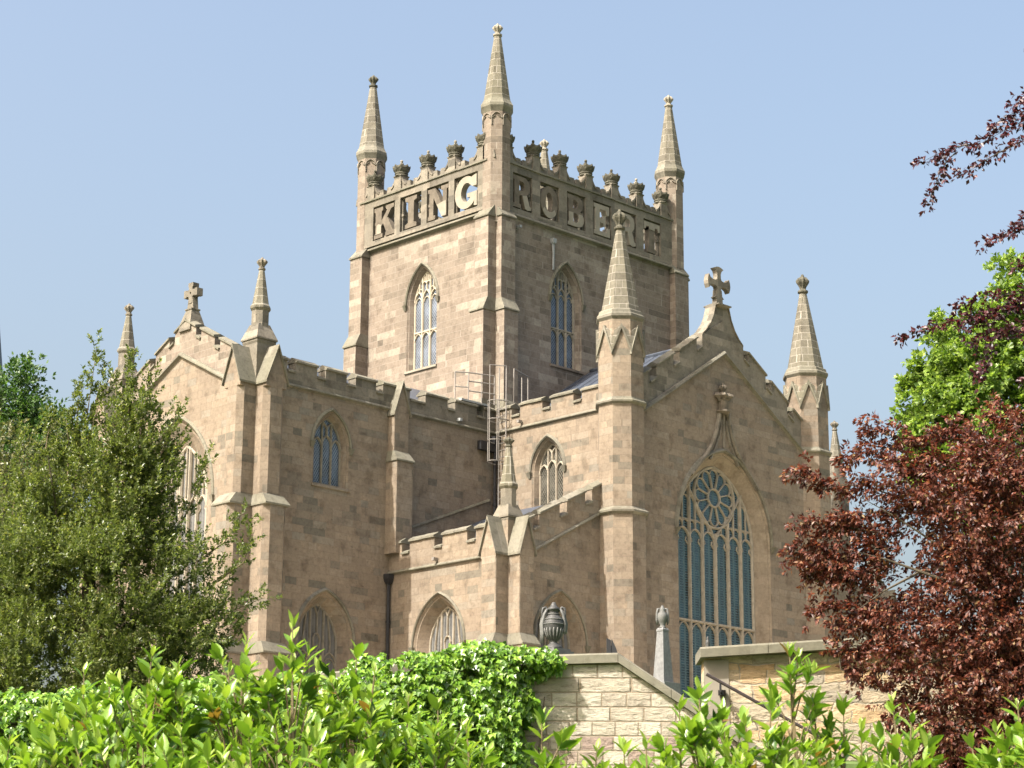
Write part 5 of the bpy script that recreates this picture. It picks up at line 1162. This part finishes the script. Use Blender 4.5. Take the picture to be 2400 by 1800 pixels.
# bare pale twigs
b_ = [qline((26.8, 5.3, 6.9), (26.8, 6.5, 7.3), .12), qline((26.8, 5.5, 7.0), (26.8, 6.4, 7.15), .10), qline((26.8, 5.7, 7.0), (26.8, 6.6, 7.0), .12), qline((26.8, 5.8, 6.9), (26.8, 6.4, 6.9), .09), qline((26.8, 5.9, 6.8), (26.8, 6.7, 6.95), .1)]

# ivy over the wall
r_ = G(25, -3, 1.5); t_ = empty('ivy', r_, 'bright green ivy smothering the left end of the block wall', 'climbing plant')
bl = [(24.9, -.25, 3.05, .35, .42, .36, 420), (24.9, -.9, 3.0, .38, .5, .35, 420), (24.9, -1.6, 2.85, .38, .6, .36, 460), (24.9, -2.5, 2.75, .35, .7, .36, 420), (24.9, -3.5, 2.7, .35, .8, .35, 420), (24.9, -4.7, 2.6, .35, .8, .33, 420), (24.9, -5.6, 2.55, .35, .8, .33, 380), (24.9, -6.6, 2.5, .3, .7, .3, 200),
      (24.8, -.35, 2.6, .28, .5, .42, 420), (24.8, -1.2, 2.4, .28, .6, .4, 420), (24.8, -.15, 2.15, .2, .3, .3, 160), (24.8, -.7, 2.05, .2, .4, .3, 150), (24.8, -2.2, 2.3, .28, .7, .4, 330), (24.9, .2, 3.28, .2, .35, .13, 150), (24.9, -.3, 3.28, .3, .5, .18, 260), (24.9, -1.3, 3.12, .3, .7, .2, 260), (24.9, -.05, 2.8, .25, .3, .3, 160), (24.8, -4, 2.2, .25, 1.2, .3, 300), (24.8, -5.4, 2.1, .25, 1, .3, 250), (24.8, .0, 2.4, .2, .2, .25, 80)]
bl = [b[:6]+(int(b[6]*2.4),) for b in bl]; tp, td = blobs(bl, .0, 1., sh=4); k = lump(tp, 4.5, -1.5, 2.); tp, td = tp[k], td[k]; td[:, 0] -= .5
P_, D_, U_ = twig_leaves(G0+toW(tp), toW(nrm(td)), rng.uniform(.06, .14, len(tp)), 7, 1.1, .03, .4)
U_ = nrm(D_*.2+toW(np.array([[-.8, 0, .55]]))+rng.normal(0, .35, U_.shape)); D_ = nrm(D_*.5+np.array([0, 0, -.8])+rng.normal(0, .3, D_.shape))
n = len(P_); leaf_mesh('foliage', P_, D_, U_, rng.uniform(.05, .085, n), rng.uniform(.05, .08, n), lf_ivy, t_, 'ivy', rng.random(n))
mb = MB()
for i in range(26):
    s = -6.5+i*.27; mb.tube([G(24.94, s, .2), G(24.93, s+.1*math.sin(i), 1.4), G(24.92, s+.15*math.cos(i*2), 2.9)], [.02, .015, .008], 5)
under(mb.build('stems', m_bark), t_)

# laurel shrubs in the foreground
def laurel(label, s0, s1, base, tops, dens, seed):
    random.seed(seed); t = empty('laurel_shrub', G(9, (s0+s1)/2, -1.6), label, 'shrub', 'laurel shrubs along the foreground')
    TP, TD, TL, BR = [], [], [], []; stems = MB()
    for k in range(dens):      # body of the shrub under the base line
        d = random.uniform(8.0, 9.9); s = random.uniform(s0, s1); zt = (base(s)-.06)*(d/9)
        z = zt-random.expovariate(1/.22); L_ = random.uniform(.13, .24)
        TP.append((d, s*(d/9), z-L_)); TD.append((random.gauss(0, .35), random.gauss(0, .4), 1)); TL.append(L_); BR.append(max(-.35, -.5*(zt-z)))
    for ts, tz, w in tops:      # leading shoots, each a stem with side shoots
        d = random.uniform(8.7, 9.3); f = d/9; lean = random.gauss(0, .06); H = max(.28, tz-base(ts)+.25)
        pts = [(d, (ts-lean*H*1.5)*f, (tz-H)*f), (d, (ts-lean*H*.5)*f, (tz-H*.45)*f), (d, ts*f, tz*f)]
        stems.tube([G(*p) for p in pts], [.008, .005, .002], 5)
        TP.append((d, (ts-lean*.2)*f, (tz-.22)*f)); TD.append((0, lean, 1)); TL.append(.19); BR.append(.12)
        TP.append((d, (ts-lean*.3)*f, (tz-.36)*f)); TD.append((0, lean, 1)); TL.append(.17); BR.append(.0)
        m = int(w*26)
        for j in range(m):
            h = random.uniform(.12, H); a = random.uniform(0, 6.28); rr = (.02+.22*h)*w*1.6*random.uniform(.5, 1)
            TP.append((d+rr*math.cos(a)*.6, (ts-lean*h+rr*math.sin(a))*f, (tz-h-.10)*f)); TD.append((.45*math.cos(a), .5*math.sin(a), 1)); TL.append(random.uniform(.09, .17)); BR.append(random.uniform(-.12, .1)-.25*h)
    TP, TD, TL = np.array(TP), nrm(np.array(TD)), np.array(TL); BR = np.array(BR); Pw, Dw = G0+toW(TP), toW(TD)
    P, D, U = twig_leaves(Pw, Dw, TL, 9, 1.05, .003, .3)
    P2, D2, U2 = twig_leaves(Pw+Dw*TL[:, None]*.9, Dw, TL*.15, 3, .5, .003, .2)
    n, n2 = len(P), len(P2)
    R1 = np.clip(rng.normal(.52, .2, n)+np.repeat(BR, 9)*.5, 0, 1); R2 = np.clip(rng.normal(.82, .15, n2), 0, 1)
    R1 = np.where(rng.random(n) < .014, 1., np.minimum(R1, .96)); R2 = np.minimum(R2, .96); Ln = np.concatenate([rng.uniform(.042, .105, n), rng.uniform(.04, .075, n2)]); Wd = Ln*np.concatenate([rng.uniform(.36, .48, n), rng.uniform(.28, .36, n2)])
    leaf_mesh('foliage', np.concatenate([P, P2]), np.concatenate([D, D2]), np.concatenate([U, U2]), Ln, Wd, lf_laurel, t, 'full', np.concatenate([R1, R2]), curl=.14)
    for p, dr, l in zip(Pw, Dw, TL):
        a = Vector(p-dr*.12-np.array([0, 0, .08])); b = Vector(p+dr*l); stems.tube([a, Vector(p), b], [.004, .0032, .0015], 4)
    for i in range(14):
        s = s0+(s1-s0)*(i+.5)/14; stems.tube([G(9, s*.9, -1.6), G(9+random.uniform(-.3, .3), s*.95, -.3), G(9+random.uniform(-.5, .5), s, .45)], [.03, .02, .008], 6)
    under(stems.build('stems', m_twig), t); return t
def lerpz(pts): return lambda s: float(np.interp(s, [p[0] for p in pts], [p[1] for p in pts]))
laurel('bright green laurel shrub at the bottom left, overlapping the ivy', -2.35, -.16, lerpz([(-2.4, .72), (-2.0, .76), (-1.85, .95), (-1.5, 1.03), (-1.25, .92), (-1.1, .98), (-.9, 1.02), (-.7, .92), (-.45, .80), (-.2, .66)]),
       [(-2.06, .88, .5), (-1.77, 1.15, .8), (-1.66, 1.12, .6), (-1.49, 1.24, 1.0), (-1.38, 1.18, .6), (-1.10, 1.29, .8), (-1.17, 1.17, .5), (-.91, 1.35, .8), (-.80, 1.18, .6), (-.64, 1.25, .8), (-.56, 1.17, .5), (-.42, 1.05, .7), (-.30, 1.03, .6), (-.18, .93, .4), (-1.9, 1.0, .5), (-2.2, .84, .4)], 430, 3)
laurel('green laurel shrub in front of the cream block wall, with tall leading shoots', .02, 1.70, lerpz([(0, .68), (.3, .76), (.5, .77), (.62, .74), (.78, .86), (.9, .80), (1.0, .72), (1.15, .84), (1.3, .74), (1.6, .74)]),
       [(.13, .97, .45), (.20, .88, .3), (.24, .90, .3), (.47, .86, .4), (.56, .88, .4), (.78, 1.10, .6), (.70, 1.03, .5), (.88, 1.02, .5), (.97, .97, .4), (1.16, 1.28, .6), (1.08, 1.05, .4), (1.25, 1.07, .4), (1.38, 1.05, .22), (1.45, .95, .2), (1.58, 1.06, .3), (1.66, .99, .2), (.36, .86, .35)], 260, 5)
laurel('laurel shrub in the bottom right corner below the copper tree', 1.72, 2.5, lerpz([(1.7, .76), (1.9, .80), (2.1, .88), (2.5, .9)]), [(1.74, .86, .3), (1.9, .9, .4), (2.10, 1.05, .5), (2.0, .95, .5), (2.2, 1.0, .5), (2.35, 1.0, .5)], 110, 8)
